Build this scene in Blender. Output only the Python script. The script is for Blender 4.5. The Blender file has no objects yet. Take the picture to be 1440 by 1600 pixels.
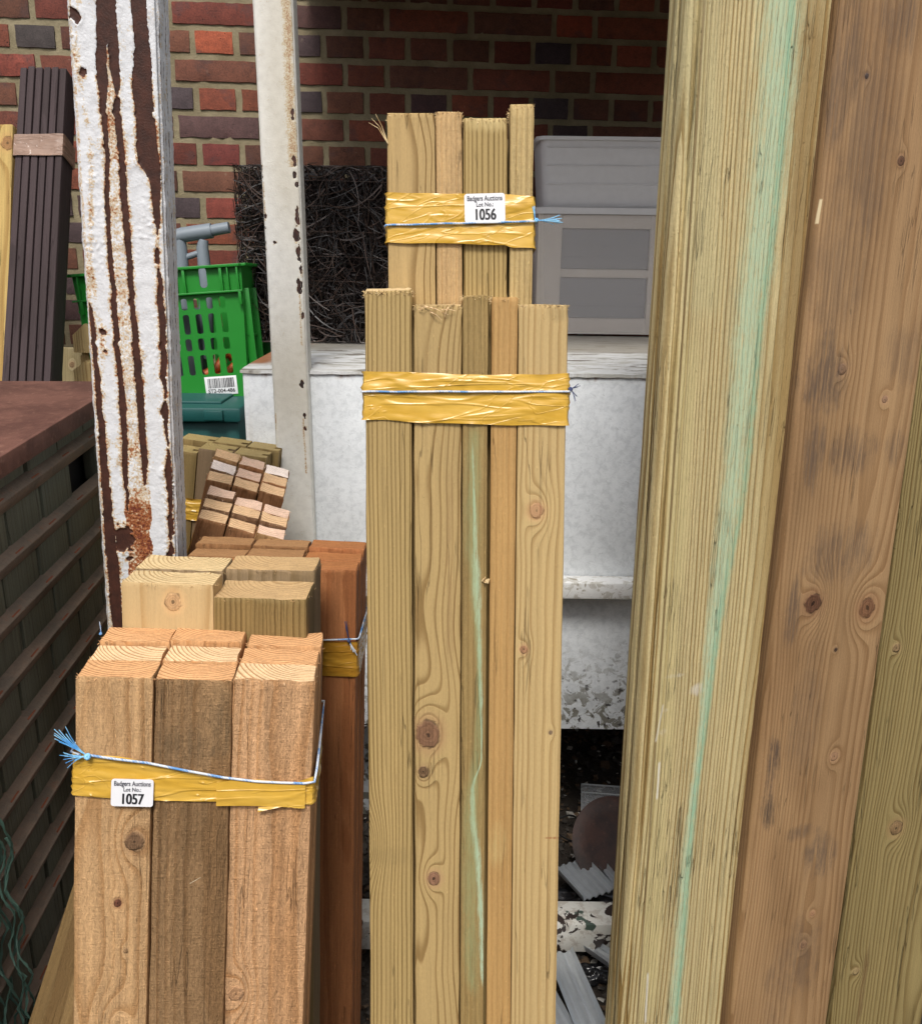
import bpy, bmesh, math, random
import numpy as np
from mathutils import Matrix, Vector, noise
R = math.radians
rnd = random.Random(7)
S = bpy.context.scene
COL = S.collection

# ------------------------------------------------------------------ camera
PITCH, ROLL, HCAM, FPX = 16.3, 0.7, 1.30, 1440.0
cd = bpy.data.cameras.new('camera'); cam = bpy.data.objects.new('camera', cd); COL.objects.link(cam)
CM = Matrix.Translation((0, 0, HCAM)) @ Matrix.Rotation(R(90 - PITCH), 4, 'X') @ Matrix.Rotation(R(ROLL), 4, 'Z')
cam.matrix_world = CM
cd.sensor_fit = 'HORIZONTAL'; cd.sensor_width = 36; cd.lens = 36; cd.clip_start = .02; cd.clip_end = 200
S.camera = cam
# ------------------------------------------------------------------ sky, sun, exposure
w = bpy.data.worlds.new('World'); S.world = w; w.use_nodes = True
nt = w.node_tree; bg = nt.nodes['Background']
sky = nt.nodes.new('ShaderNodeTexSky'); sky.sky_type = 'NISHITA'; sky.sun_disc = False
SUN_EL, SUN_AZ = 54, 184          # azimuth: clockwise from +Y ; light comes from behind the camera
sky.sun_elevation = R(SUN_EL); sky.sun_rotation = R(SUN_AZ); sky.dust_density = 3.0; sky.ozone_density = .6; sky.air_density = .8
hs = nt.nodes.new('ShaderNodeHueSaturation'); hs.inputs['Saturation'].default_value = .35
nt.links.new(sky.outputs[0], hs.inputs['Color']); nt.links.new(hs.outputs[0], bg.inputs[0])
bg.inputs[1].default_value = .14
sl = bpy.data.lights.new('sun', 'SUN'); so = bpy.data.objects.new('sun', sl); COL.objects.link(so)
sl.energy = 2.3; sl.angle = R(16); sl.color = (1, .96, .9)
_d = Vector((math.sin(R(SUN_AZ)) * math.cos(R(SUN_EL)), math.cos(R(SUN_AZ)) * math.cos(R(SUN_EL)), math.sin(R(SUN_EL))))
so.rotation_euler = _d.to_track_quat('Z', 'Y').to_euler()
S.view_settings.view_transform = 'Standard'; S.view_settings.look = 'None'
S.view_settings.exposure = 0.34; S.view_settings.gamma = 1
S.cycles.max_bounces = 6; S.cycles.transparent_max_bounces = 12

# ------------------------------------------------------------------ pixel -> space helpers (photo pixels, 1440 x 1600)
CP = Vector((0, 0, HCAM))
def ray(px, py):
    return CM.to_3x3() @ Vector(((px - 720) / FPX, -(py - 800) / FPX, -1))
def PZ(px, py, depth): return CP + ray(px, py) * depth
def PY(px, py, Y):
    r = ray(px, py); return CP + r * (Y / r.y)
def PH(px, py, z):
    r = ray(px, py); return CP + r * ((z - HCAM) / r.z)

class Frame:
    """origin = top left front corner; x right, y back, z up along the thing"""
    def __init__(s, tl, zt, tr, zr, bl, zb, L=None):
        O = PZ(*tl, zt); B = PZ(*bl, zb); u = (O - B).normalized()
        r = PZ(*tr, zr) - O; r = (r - u * r.dot(u)); s.W = r.length; r.normalize()
        n = u.cross(r)
        s.M = Matrix((r, n, u)).transposed().to_4x4(); s.M.translation = O
        s.L = L if L else (O.z) / u.z      # length down to the ground
        s.n, s.O, s.u, s.r = n, O, u, r
    def at(s, px, py, y=0):
        d = ray(px, py); O = s.O + s.n * y
        t = (O - CP).dot(s.n) / d.dot(s.n)
        q = s.M.inverted() @ (CP + d * t)
        return q.x, q.z
def frame_m(M, L=1.0, W=1.0):
    f = Frame.__new__(Frame); f.M = M; m3 = M.to_3x3()
    f.r, f.n, f.u = m3.col[0].copy(), m3.col[1].copy(), m3.col[2].copy(); f.O = M.translation.copy(); f.L = L; f.W = W
    return f

# ------------------------------------------------------------------ object helpers
def tag(o, label=None, cat=None, group=None, kind=None):
    if label: o['label'] = label
    if cat: o['category'] = cat
    if group: o['group'] = group
    if kind: o['kind'] = kind
    return o
def obj(name, V, F, mats, parent=None, M=None, smooth=30, mi=None):
    me = bpy.data.meshes.new(name); me.from_pydata([tuple(v) for v in V], [], F)
    for m in (mats if isinstance(mats, (list, tuple)) else [mats]): me.materials.append(m)
    if mi is not None: me.polygons.foreach_set('material_index', mi)
    if smooth is not None:
        me.polygons.foreach_set('use_smooth', [True] * len(me.polygons))
        me.set_sharp_from_angle(angle=R(smooth))
    me.update()
    o = bpy.data.objects.new(name, me); COL.objects.link(o)
    if parent is not None: o.parent = parent
    if M is not None:
        o.matrix_basis = (parent_world(parent).inverted() @ M) if parent is not None else M
    return o
def parent_world(p):
    m = p.matrix_basis.copy(); q = p.parent
    while q is not None: m = q.matrix_basis @ m; q = q.parent
    return m
def empty(name, M, label, cat, group=None):
    o = bpy.data.objects.new(name, None); COL.objects.link(o); o.empty_display_size = .05
    o.matrix_basis = M; return tag(o, label, cat, group)

class MB:
    def __init__(s): s.V = []; s.F = []; s.mi = []
    def add(s, V, F, m=0):
        k = len(s.V); s.V += [Vector(v) for v in V]; s.F += [tuple(i + k for i in f) for f in F]; s.mi += [m] * len(F); return s
    def box(s, a, b, bev=0.0, m=0, T=None):
        bm = bmesh.new(); bmesh.ops.create_cube(bm, size=1)
        c = [(a[i] + b[i]) / 2 for i in range(3)]; d = [abs(b[i] - a[i]) for i in range(3)]
        for v in bm.verts: v.co = Vector((v.co.x * d[0] + c[0], v.co.y * d[1] + c[1], v.co.z * d[2] + c[2]))
        if bev: bmesh.ops.bevel(bm, geom=list(bm.edges), offset=min(bev, min(d) * .45), segments=2, affect='EDGES', profile=.5)
        bm.verts.index_update()
        V = [v.co.copy() for v in bm.verts]; F = [[v.index for v in f.verts] for f in bm.faces]; bm.free()
        if T is not None: V = [T @ v for v in V]
        return s.add(V, F, m)
    def tube(s, pts, r, seg=6, m=0, r2=None, cap=True):
        pts = [Vector(p) for p in pts]; n = len(pts); V = []; F = []
        t0 = (pts[1] - pts[0]).normalized()
        a = t0.orthogonal().normalized()
        for i, p in enumerate(pts):
            t = (pts[min(i + 1, n - 1)] - pts[max(i - 1, 0)])
            t = t.normalized() if t.length > 1e-9 else t0
            a = (a - t * a.dot(t)); a = a.normalized() if a.length > 1e-6 else t.orthogonal().normalized()
            b = t.cross(a); rr = r if r2 is None else r + (r2 - r) * i / (n - 1)
            for k in range(seg):
                q = 2 * math.pi * k / seg; V.append(p + a * (math.cos(q) * rr) + b * (math.sin(q) * rr))
        for i in range(n - 1):
            for k in range(seg):
                F.append((i * seg + k, i * seg + (k + 1) % seg, (i + 1) * seg + (k + 1) % seg, (i + 1) * seg + k))
        if cap: F.append(tuple(range(seg))[::-1]); F.append(tuple((n - 1) * seg + k for k in range(seg)))
        return s.add(V, F, m)
    def build(s, name, mats, parent=None, M=None, smooth=35):
        return obj(name, s.V, s.F, mats, parent, M, smooth, s.mi)

def shape(outer, holes=(), th=.002):
    """flat plate in XY with holes, extruded along Z, via a filled 2D curve"""
    cu = bpy.data.curves.new('c', 'CURVE'); cu.dimensions = '2D'; cu.fill_mode = 'BOTH'; cu.extrude = th / 2
    for pl in [outer] + list(holes):
        sp = cu.splines.new('POLY'); sp.points.add(len(pl) - 1); sp.use_cyclic_u = True
        for i, p in enumerate(pl): sp.points[i].co = (p[0], p[1], 0, 1)
    o = bpy.data.objects.new('c', cu); COL.objects.link(o)
    dg = bpy.context.evaluated_depsgraph_get(); me = bpy.data.meshes.new_from_object(o.evaluated_get(dg))
    V = [v.co.copy() for v in me.vertices]; F = [tuple(p.vertices) for p in me.polygons]
    bpy.data.objects.remove(o); bpy.data.curves.remove(cu); bpy.data.meshes.remove(me)
    return V, F
def rrect(x0, y0, x1, y1, r, n=4):
    P = []
    for cx, cy, a in ((x1 - r, y1 - r, 0), (x0 + r, y1 - r, 90), (x0 + r, y0 + r, 180), (x1 - r, y0 + r, 270)):
        for k in range(n + 1):
            q = R(a + 90 * k / n); P.append((cx + r * math.cos(q), cy + r * math.sin(q)))
    return P
def text_geo(s, size, bold=0.0, xs=.85, th=.0003):
    cu = bpy.data.curves.new('t', 'FONT'); cu.body = s; cu.size = size; cu.align_x = 'CENTER'; cu.align_y = 'CENTER'
    cu.offset = bold; cu.extrude = th; cu.fill_mode = 'BOTH'
    o = bpy.data.objects.new('t', cu); COL.objects.link(o)
    dg = bpy.context.evaluated_depsgraph_get(); me = bpy.data.meshes.new_from_object(o.evaluated_get(dg))
    V = [Vector((v.co.x * xs, v.co.y, v.co.z)) for v in me.vertices]; F = [tuple(p.vertices) for p in me.polygons]
    bpy.data.objects.remove(o); bpy.data.curves.remove(cu); bpy.data.meshes.remove(me)
    return V, F

# ------------------------------------------------------------------ node helpers
class X:
    """socket wrapper with arithmetic"""
    T = None
    def __init__(s, k): s.k = k
    def _m(op, *a):
        n = X.T.nodes.new('ShaderNodeMath'); n.operation = op
        for i, v in enumerate(a):
            if isinstance(v, X): X.T.links.new(v.k, n.inputs[i])
            else: n.inputs[i].default_value = float(v)
        return X(n.outputs[0])
    def __add__(a, b): return X._m('ADD', a, b)
    def __radd__(a, b): return X._m('ADD', b, a)
    def __sub__(a, b): return X._m('SUBTRACT', a, b)
    def __rsub__(a, b): return X._m('SUBTRACT', b, a)
    def __mul__(a, b): return X._m('MULTIPLY', a, b)
    def __rmul__(a, b): return X._m('MULTIPLY', b, a)
    def __truediv__(a, b): return X._m('DIVIDE', a, b)
    def sqrt(a): return X._m('SQRT', a)
    def abs(a): return X._m('ABSOLUTE', a)
    def fract(a): return X._m('FRACT', a)
    def floor(a): return X._m('FLOOR', a)
    def max(a, b): return X._m('MAXIMUM', a, b)
    def min(a, b): return X._m('MINIMUM', a, b)
def sstep(v, a, b, lo=0., hi=1.):
    n = X.T.nodes.new('ShaderNodeMapRange'); n.interpolation_type = 'SMOOTHSTEP'
    X.T.links.new(v.k, n.inputs['Value'])
    if a > b: a, b, lo, hi = b, a, hi, lo
    for nm, q in (('From Min', a), ('From Max', b), ('To Min', lo), ('To Max', hi)): n.inputs[nm].default_value = q
    return X(n.outputs['Result'])
def vec(x, y, z):
    n = X.T.nodes.new('ShaderNodeCombineXYZ')
    for i, v in enumerate((x, y, z)):
        if isinstance(v, X): X.T.links.new(v.k, n.inputs[i])
        else: n.inputs[i].default_value = v
    return X(n.outputs[0])
def nz(v, scale=1., detail=2., rough=.5, dist=0.):
    n = X.T.nodes.new('ShaderNodeTexNoise'); X.T.links.new(v.k, n.inputs['Vector'])
    n.inputs['Scale'].default_value = scale; n.inputs['Detail'].default_value = detail
    n.inputs['Roughness'].default_value = rough; n.inputs['Distortion'].default_value = dist
    return X(n.outputs['Fac'])
def vor(v, scale, out='Distance', feat='F1'):
    n = X.T.nodes.new('ShaderNodeTexVoronoi'); n.feature = feat; X.T.links.new(v.k, n.inputs['Vector']); n.inputs['Scale'].default_value = scale
    return X(n.outputs[out])
def mix(f, a, b, mode='MIX'):
    n = X.T.nodes.new('ShaderNodeMix'); n.data_type = 'RGBA'; n.blend_type = mode; n.clamp_factor = True
    if isinstance(f, X): X.T.links.new(f.k, n.inputs[0])
    else: n.inputs[0].default_value = f
    for i, v in ((6, a), (7, b)):
        if isinstance(v, X): X.T.links.new(v.k, n.inputs[i])
        else: n.inputs[i].default_value = (*v, 1)
    return X(n.outputs[2])
def bright(c, f):
    n = X.T.nodes.new('ShaderNodeVectorMath'); n.operation = 'SCALE'
    X.T.links.new(c.k, n.inputs[0]); X.T.links.new(f.k, n.inputs[3]); return X(n.outputs[0])
def attr(name, out='Fac'):
    n = X.T.nodes.new('ShaderNodeAttribute'); n.attribute_name = name; return X(n.outputs[out])
def start(name):
    m = bpy.data.materials.new(name); m.use_nodes = True; X.T = m.node_tree
    tc = X.T.nodes.new('ShaderNodeTexCoord'); sp = X.T.nodes.new('ShaderNodeSeparateXYZ')
    X.T.links.new(tc.outputs['Object'], sp.inputs[0])
    oi = X.T.nodes.new('ShaderNodeObjectInfo')
    return m, m.node_tree.nodes['Principled BSDF'], X(tc.outputs['Object']), X(sp.outputs[0]), X(sp.outputs[1]), X(sp.outputs[2]), X(oi.outputs['Random'])
def put(b, col=None, rough=None, h=None, dist=.001, strength=1., **kw):
    L = X.T.links
    if col is not None:
        if isinstance(col, X): L.new(col.k, b.inputs['Base Color'])
        else: b.inputs['Base Color'].default_value = (*col, 1)
    if rough is not None:
        if isinstance(rough, X): L.new(rough.k, b.inputs['Roughness'])
        else: b.inputs['Roughness'].default_value = rough
    if h is not None:
        n = X.T.nodes.new('ShaderNodeBump'); n.inputs['Distance'].default_value = dist; n.inputs['Strength'].default_value = strength
        L.new(h.k, n.inputs['Height']); L.new(n.outputs[0], b.inputs['Normal'])
    for k, v in kw.items():
        s = b.inputs[k]
        if isinstance(v, X): L.new(v.k, s)
        else: s.default_value = v

def wood(name, base, late, k=.7, freq=160, pith=(0, .12), warp=.02, wlen=.8, fine=.002, knots=(), marks=(), streaks=(),
         blotch=.2, sawn=.0, rough=.72, bump=.6, fib=.30, seed=0., poly=(), end=False, sharp=.45, tone=None):
    m, b, P, x, y, z, rn = start(name)
    rn = rn * 13.0 + seed
    base = tuple(a_ * b_ for a_, b_ in zip(base, (.88, .84, .80))); late = tuple(a_ * b_ for a_, b_ in zip(late, (.80, .72, .58)))
    xw = x; ksum = None
    for kn in knots:
        kx, kz, kr = kn[:3]
        dx = x - kx; dz = (z - kz) * .5
        d2 = dx * dx + dz * dz
        g = X._m('POWER', 2.718, d2 * (-1.0 / (2.2 * kr) ** 2))
        xw = xw - dx * g * .85
        kq = X._m('POWER', 2.718, (dx * dx + dz * dz * 1.6) * (-1.0 / (1.9 * kr) ** 2)) * (kr * 1.5); ksum = kq if ksum is None else ksum + kq
    zz = z + rn
    n1 = nz(vec(xw * 6 + rn, y * 6, zz * (1.0 / wlen)), 1, 1.5) - .5
    n2 = nz(vec(xw * 45 + rn, y * 45, zz * 7), 1, 2) - .5
    ex = xw - pith[0]; ey = y - pith[1]
    r = (ex * ex + ey * ey).sqrt() + n1 * warp + n2 * fine
    if ksum is not None: r = r + ksum
    # uneven ring spacing
    q = r * freq + (nz(vec(r * 28 + seed, rn, 0.), 1, 1) - .5) * 4.0
    t = q.fract()
    prof = sstep(t, sharp, .88) * sstep(t, 1.0, .93)
    amp = nz(vec(q.floor() * .731 + rn, 3.3, 0.), 1, 0) * 1.5 + .1
    f = prof * amp * k
    col = mix(f, base, late)
    bl = nz(vec(x * 9 + rn, y * 9, zz * 1.6), 1, 3, .6) - .5
    fb = nz(vec(x * 420 + rn, y * 420, zz * (9 if not end else 1)), 1, 3, .6) - .5
    f2 = nz(vec(x * 90, y * 90, zz * 2.2), 1, 2, .6) - .5
    sp = nz(vec(x * 700 + rn, y * 700, zz * 260), 1, 2, .7) - .5
    val = bl * (blotch * 2) + fb * (fib * 2.2) + f2 * (fib * 1.3) + sp * (fib * 1.6) + 1.0
    hgt = fb * .9 + prof * (-.5)
    if sawn:
        sw = nz(vec(x * 60, y * 60, z * 520 + rn), 1, 2, .6) - .5
        fz = nz(vec(x * 380 + rn, y * 380, zz * 75), 1, 4, .75) - .5
        val = val + sw * (sawn * .45) + fz * (sawn * 1.9) + f2 * (sawn * 1.2); hgt = hgt + sw * (sawn * 1.5) + fz * (sawn * 9)
    if not end:
        fl = sstep(nz(vec(x * 520 + rn, y * 520, zz * 95), 1, 2, .6), .66, .74)
        val = val + fl * (.34 + sawn); hgt = hgt + fl * .8
        ck = (nz(vec(x * 46 + rn, y * 46, zz * 1.9), 1, 3, .6) - .5).abs()
        ckm = sstep(ck, .0075, .002) * sstep(nz(vec(x * 14, y * 14, zz * 4.5 + 3.), 1, 2), .50, .58)
        val = val + ckm * (-.38); hgt = hgt + ckm * (-1.2)
        dt = sstep(nz(vec(x * 240, y * 240, zz * 150 + 5.), 1, 3, .7), .67, .73) * sstep(nz(vec(x * 18 + 2., y * 18, zz * 7), 1, 2), .45, .6)
        val = val + dt * (-.33)
    col = bright(col, val)
    if tone: col = mix(sstep(nz(vec(x * 5 + rn, y * 5, zz * 2.0), 1, 3, .6), .4, .7) * tone[1], col, tone[0], 'MULTIPLY')
    for kn in knots:
        kx, kz, kr = kn[:3]; kc = kn[3] if len(kn) > 3 else (.10, .035, .018); ka = kn[4] if len(kn) > 4 else 1.
        dx = (x - kx) * (1 / kr); dz = (z - kz) * (.88 / kr)
        d = (dx * dx + dz * dz).sqrt() + (nz(P, 110, 4, .65) - .5) * .9
        ring = (d * 3.2).fract()
        kcol = mix(ring * .55, kc, tuple(c * 2.0 for c in kc))
        kcol = mix(sstep(d, .28, .1), kcol, tuple(c * .3 for c in kc))
        col = mix(sstep(d, 2.1, .9) * (.4 * ka), col, tuple(c * 2.4 for c in kc))
        kcol = bright(kcol, fb * 1.6 + 1.0)
        col = mix(sstep(d, 1.08, .84) * ka, col, kcol)
        col = mix(sstep((d - 1.0).abs(), .2, .03) * sstep(nz(P, 70, 2), .42, .6) * (.7 * ka), col, tuple(c * .35 for c in kc))
        hgt = hgt + sstep(d, 1.05, .8) * 1.2
    if marks:
        shp = (nz(vec(x * 45, y * 45, z * 18), 1, 6, .72) - .5) * 3.6
        stk = sstep(nz(vec(x * 300, y * 60, z * 11), 1, 5, .75), .34, .56)
        for mc in dict.fromkeys(q[4] for q in marks):
            acc = None
            for (mx, mz, rx, rz, c_, ma) in marks:
                if c_ != mc: continue
                dx = (x - mx) * (1 / rx); dz = (z - mz) * (1 / rz)
                k_ = sstep(dx * dx + dz * dz + shp, 1.2, -.2, 0., ma); acc = k_ if acc is None else acc.max(k_)
            col = mix(acc * stk, col, mc)
    for (x0, z0, x1, z1, hw, mc, ma) in streaks:
        tt = sstep(z, min(z0, z1), max(z0, z1)) if False else ((z - z0) * (1 / (z1 - z0))).max(0.).min(1.)
        xc = tt * (x1 - x0) + x0
        d = (x - xc).abs() * (1 / hw) + (nz(vec(x * 160, y * 60, z * 9), 1, 4, .7) - .5) * 1.5
        e = ((z - z0) * (1 / (z1 - z0)) - .5).abs()
        col = mix(sstep(d, 1.15, .35) * sstep(e, .52, .44) * ma, col, mc)
    for (pts, mc, ma, nf) in poly:        # long stain following a path: pts (x, z, half width)
        zs_ = [p[1] for p in pts]; zlo, zhi = min(zs_), max(zs_)
        tz = ((z - zlo) * (1 / (zhi - zlo))).max(0.).min(1.)
        outs = []
        for idx, (lo, hi) in ((0, (min(p[0] for p in pts) - .001, max(p[0] for p in pts) + .001)), (2, (0., max(p[2] for p in pts)))):
            fc = X.T.nodes.new('ShaderNodeFloatCurve'); cv = fc.mapping.curves[0]
            P2 = sorted([((p[1] - zlo) / (zhi - zlo), (p[idx] - lo) / (hi - lo)) for p in pts])
            cv.points[0].location = P2[0]; cv.points[1].location = P2[-1]
            for q_ in P2[1:-1]: cv.points.new(*q_)
            fc.mapping.update(); X.T.links.new(tz.k, fc.inputs['Value']); outs.append(X(fc.outputs[0]) * (hi - lo) + lo)
        d = (x - outs[0]).abs() / outs[1].max(.0002) + (nz(vec(x * 220, y * 60, z * nf), 1, 5, .75) - .5) * 2.2
        col = mix(sstep(d, 1.3, .1) * sstep(((z - zlo) * (1 / (zhi - zlo)) - .5).abs(), .505, .47) * sstep(nz(vec(x * 420, y * 60, z * 40), 1, 5, .8), .30, .54) * ma, col, mc)
    put(b, col, rough, hgt, .0012, bump)
    b.inputs['Specular IOR Level'].default_value = .25
    return m

def flat(name, c, rough=.6, var=.1, scale=40, bump=.3, dist=.0008, **kw):
    m, b, P, x, y, z, rn = start(name)
    n = nz(P, scale, 4, .6)
    put(b, bright(mix(0., c, c), (n - .5) * (var * 2) + 1.0), rough, n, dist, bump, **kw)
    return m

# ------------------------------------------------------------------ materials
WHITE_LABEL = flat('label_paper', (.78, .78, .80), .45, .02)
INK = flat('ink', (.012, .012, .015), .5, .02)
INK2 = flat('ink_grey', (.06, .06, .08), .5, .02)
def tape_mat(name, c, c2):
    m, b, P, x, y, z, rn = start(name)
    n = nz(vec(x * 7, y * 7, z * 70 + x * 12), 1, 3, .5, .4)
    n2 = nz(P, 90, 3)
    cr = sstep((nz(vec(x * 5 + z * 16, y * 5, z * 40 - x * 4), 1, 2, .5, .5) - .5).abs(), .035, .0)
    cr2 = sstep((nz(vec(x * 16 - z * 30, y * 16, z * 30 + 7.), 1, 2, .5, .5) - .5).abs(), .018, .0)
    col = mix(sstep(n, .3, .75), c, c2)
    col = mix(cr * .22, col, tuple(q * .72 for q in c))
    col = mix(sstep(nz(P, 260, 3, .7), .66, .74) * .35, col, (.20, .11, .03))
    put(b, bright(col, (n2 - .5) * .2 + 1.0), .27, n * .7 + cr * .5 + cr2 * .3, .0018, .5)
    b.inputs['Alpha'].default_value = .9
    b.inputs['Specular IOR Level'].default_value = .5
    return m
TAPE = tape_mat('yellow_tape', (.64, .37, .045), (.74, .46, .085))
TAPE_TAN = tape_mat('tan_tape', (.24, .145, .10), (.34, .22, .16))
def string_mat(name, a, c):
    m, b, P, x, y, z, rn = start(name)
    wv = ((x + z * .6 + y) * 330).fract(); n = nz(P, 60, 3, .6); put(b, mix(sstep(n + (wv - .5) * .12, .38, .56), a, c), .5, wv, .0004, .6); return m
STRING = string_mat('blue_white_string', (.10, .27, .55), (.62, .66, .70))
FRAY = string_mat('blue_string_fray', (.08, .33, .70), (.28, .60, .85))
NAVY = flat('navy_string', (.035, .05, .13), .5)

# green-treated softwood (yellowish olive) and rough sawn larch (orange brown)
G_BASE, G_LATE = (.43, .315, .135), (.20, .135, .045)
Y_BASE, Y_LATE = (.52, .36, .17), (.30, .17, .06)
O_BASE, O_LATE = (.55, .325, .155), (.34, .155, .055)
wood_end_y = wood('end_pale', (.76, .60, .34), (.38, .22, .08), .7, 210, (.01, .05), .006, .8, end=True, rough=.8)
wood_end_o = wood('end_orange', (.78, .46, .23), (.36, .15, .05), .85, 260, (.0, .06), .008, .8, end=True, rough=.8, blotch=.15)
wood_end_o2 = wood('end_orange_pale', (.88, .66, .40), (.46, .22, .09), .9, 240, (.03, .055), .01, .8, end=True, rough=.8)
wood_end_g = wood('end_olive', (.60, .42, .22), (.36, .22, .09), .5, 200, (.02, .07), .01, .8, end=True, rough=.85)
olive = wood('olive_timber', (.30, .22, .10), (.14, .095, .035), .6, 170, (.0, .09), .03, .6, blotch=.25)

# ------------------------------------------------------------------ boards
def rect_section(w_, t, rad=.0015, seg=2):
    P = []
    for cx, cy, a in ((w_ / 2 - rad, t - rad, 0), (-w_ / 2 + rad, t - rad, 90), (-w_ / 2 + rad, rad, 180), (w_ / 2 - rad, rad, 270)):
        for k in range(seg + 1):
            q = R(a + 90 * k / seg); P.append((cx + rad * math.cos(q), cy + rad * math.sin(q)))
    # extra points on the long faces so that they can be a little uneven
    Q = []
    for i, p in enumerate(P):
        Q.append(p); n = P[(i + 1) % len(P)]
        dl = math.hypot(n[0] - p[0], n[1] - p[1]); ns = int(dl / .012)
        for j in range(1, ns): Q.append((p[0] + (n[0] - p[0]) * j / ns, p[1] + (n[1] - p[1]) * j / ns))
    return Q
def board(F, parent, xc, y0, zt, sec, L, mats, name='board', rough=.0004, fuzz=0, skew=0, seed=0, tilt=0, ysk=0):
    """sec: outline (x,y) counter-clockwise; top at zt in frame F; local z runs 0..-L"""
    V = []; Fc = []; n = len(sec)
    zs = [0, -.0015, -.006, -.015, -.03] + [-.03 - .04 * i for i in range(1, max(2, int((L - .03) / .04)))] + [-L]
    cx = sum(p[0] for p in sec) / n; cy = sum(p[1] for p in sec) / n
    for i, zz in enumerate(zs):
        s = .0012 if i == 0 else 0
        for k, (px, py) in enumerate(sec):
            d = Vector((px - cx, py - cy)); dl = max(d.length, 1e-6)
            j = noise.noise(Vector((px * 70 + seed * 3.1, py * 70, zz * 22 + seed))) * rough * 1.6
            if i < 4: j += noise.noise(Vector((px * 300, py * 300, zz * 400 + seed))) * rough * 2.2
            jz = 0
            if i < 3: jz = noise.noise(Vector((px * 140 + seed, py * 140, seed * 2.))) * rough * 3 + skew * px + ysk * py * (1 - i / 3)
            V.append((px - d.x / dl * (s - j), py - d.y / dl * (s - j), zz + jz))
    for i in range(len(zs) - 1):
        for k in range(n):
            a = i * n + k; b_ = i * n + (k + 1) % n
            Fc.append((a, a + n, b_ + n, b_))
    mi = [0] * len(Fc)
    Fc.append(tuple(range(n))); mi.append(1)
    Fc.append(tuple((len(zs) - 1) * n + k for k in range(n))[::-1]); mi.append(1)
    mb = MB(); mb.add(V, Fc); mb.mi = mi
    rr = random.Random(seed * 17 + 3)
    for _ in range(fuzz):
        k = rr.randrange(n)
        for _t in range(6):
            if math.dist(sec[k], sec[(k + 1) % n]) > .005: break
            k = rr.randrange(n)
        tt = rr.random(); px = sec[k][0] * (1 - tt) + sec[(k + 1) % n][0] * tt; py = sec[k][1] * (1 - tt) + sec[(k + 1) % n][1] * tt; d = Vector((px - cx, py - cy)).normalized()
        p = Vector((px, py, -rr.random() * .004)); ln = rr.uniform(.001, .0038)
        dr = Vector((d.x * rr.uniform(.2, 1), d.y * rr.uniform(.2, 1.2), rr.uniform(-.6, .8))).normalized()
        mb.tube([p, p + dr * ln * .6 + Vector((rr.uniform(-1, 1), 0, rr.uniform(-1, 1))) * .0006, p + dr * ln], .00045, 3, 1, .00012)
    if not isinstance(mats, (list, tuple)): mats = [mats, mats]
    M = F.M @ Matrix.Translation((xc, y0, zt)) @ Matrix.Rotation(R(tilt), 4, 'Y')
    return mb.build(name, list(mats), parent, M, 40)

def base_M(F, W, D, z0=None):
    M = F.M.copy(); L = F.L
    M.translation = F.M @ Vector((W / 2, D / 2, -L)); return M

def band(F, parent, x0, x1, y0, y1, pts, mat, name='tape', off=.0014, wr=.0018, seed=0, rows=18, sag=0):
    """tape wrapped round a rectangle; pts: [(x, ztop, zbot)] along the front, left to right"""
    xs = [p[0] for p in pts]
    def zi(x, i): return float(np.interp(x, xs, [p[i] for p in pts]))
    per = []   # (x, y, nx, ny, ztop, zbot)
    N = max(40, int((x1 - x0) / .0025))
    for i in range(N + 1):
        x = x0 + (x1 - x0) * i / N; per.append((x, y0, 0, -1, zi(x, 1), zi(x, 2)))
    M_ = max(6, int((y1 - y0) / .004)); zr = (zi(x1, 1), zi(x1, 2)); zl = (zi(x0, 1), zi(x0, 2))
    for i in range(1, M_ + 1): per.append((x1, y0 + (y1 - y0) * i / M_, 1, 0, *zr))
    for i in range(1, N // 3 + 1):
        t = i / (N // 3); per.append((x1 + (x0 - x1) * t, y1, 0, 1, zr[0] + (zl[0] - zr[0]) * t, zr[1] + (zl[1] - zr[1]) * t))
    for i in range(1, M_): per.append((x0, y1 + (y0 - y1) * i / M_, -1, 0, *zl))
    n = len(per); V = []; Fc = []
    for j in range(rows + 1):
        v = j / rows
        for (x, y, nx, ny, zt, zb) in per:
            e = max(0, min(x - x0, x1 - x) / .012); e = min(1, e) if ny == -1 else 1
            h = noise.noise(Vector((x * 8 + seed * 5, y * 8, (v + x * sag) * 4 + seed))) * .7
            h += (1 - abs(noise.noise(Vector((x * 5 + seed, y * 5, (v + x * 1.6) * 7))))) ** 12 * .8 + (1 - abs(noise.noise(Vector((x * 4 + seed * 2, y * 5, (v - x * 1.1) * 12))))) ** 9 * .35
            o = off + wr * (.2 + .8 * e) * max(0, h + .25)
            zt2 = zt + noise.noise(Vector((x * 30 + seed, y * 30, 1))) * .0012; zb2 = zb + noise.noise(Vector((x * 25 + seed, y * 25, 9))) * .0015
            V.append((x + nx * o, y + ny * o, zt2 + (zb2 - zt2) * v))
    for j in range(rows):
        for i in range(n):
            a = j * n + i; b_ = j * n + (i + 1) % n; Fc.append((a, a + n, b_ + n, b_))
    return obj(name, V, Fc, mat, parent, F.M, None if False else 60)

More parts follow.
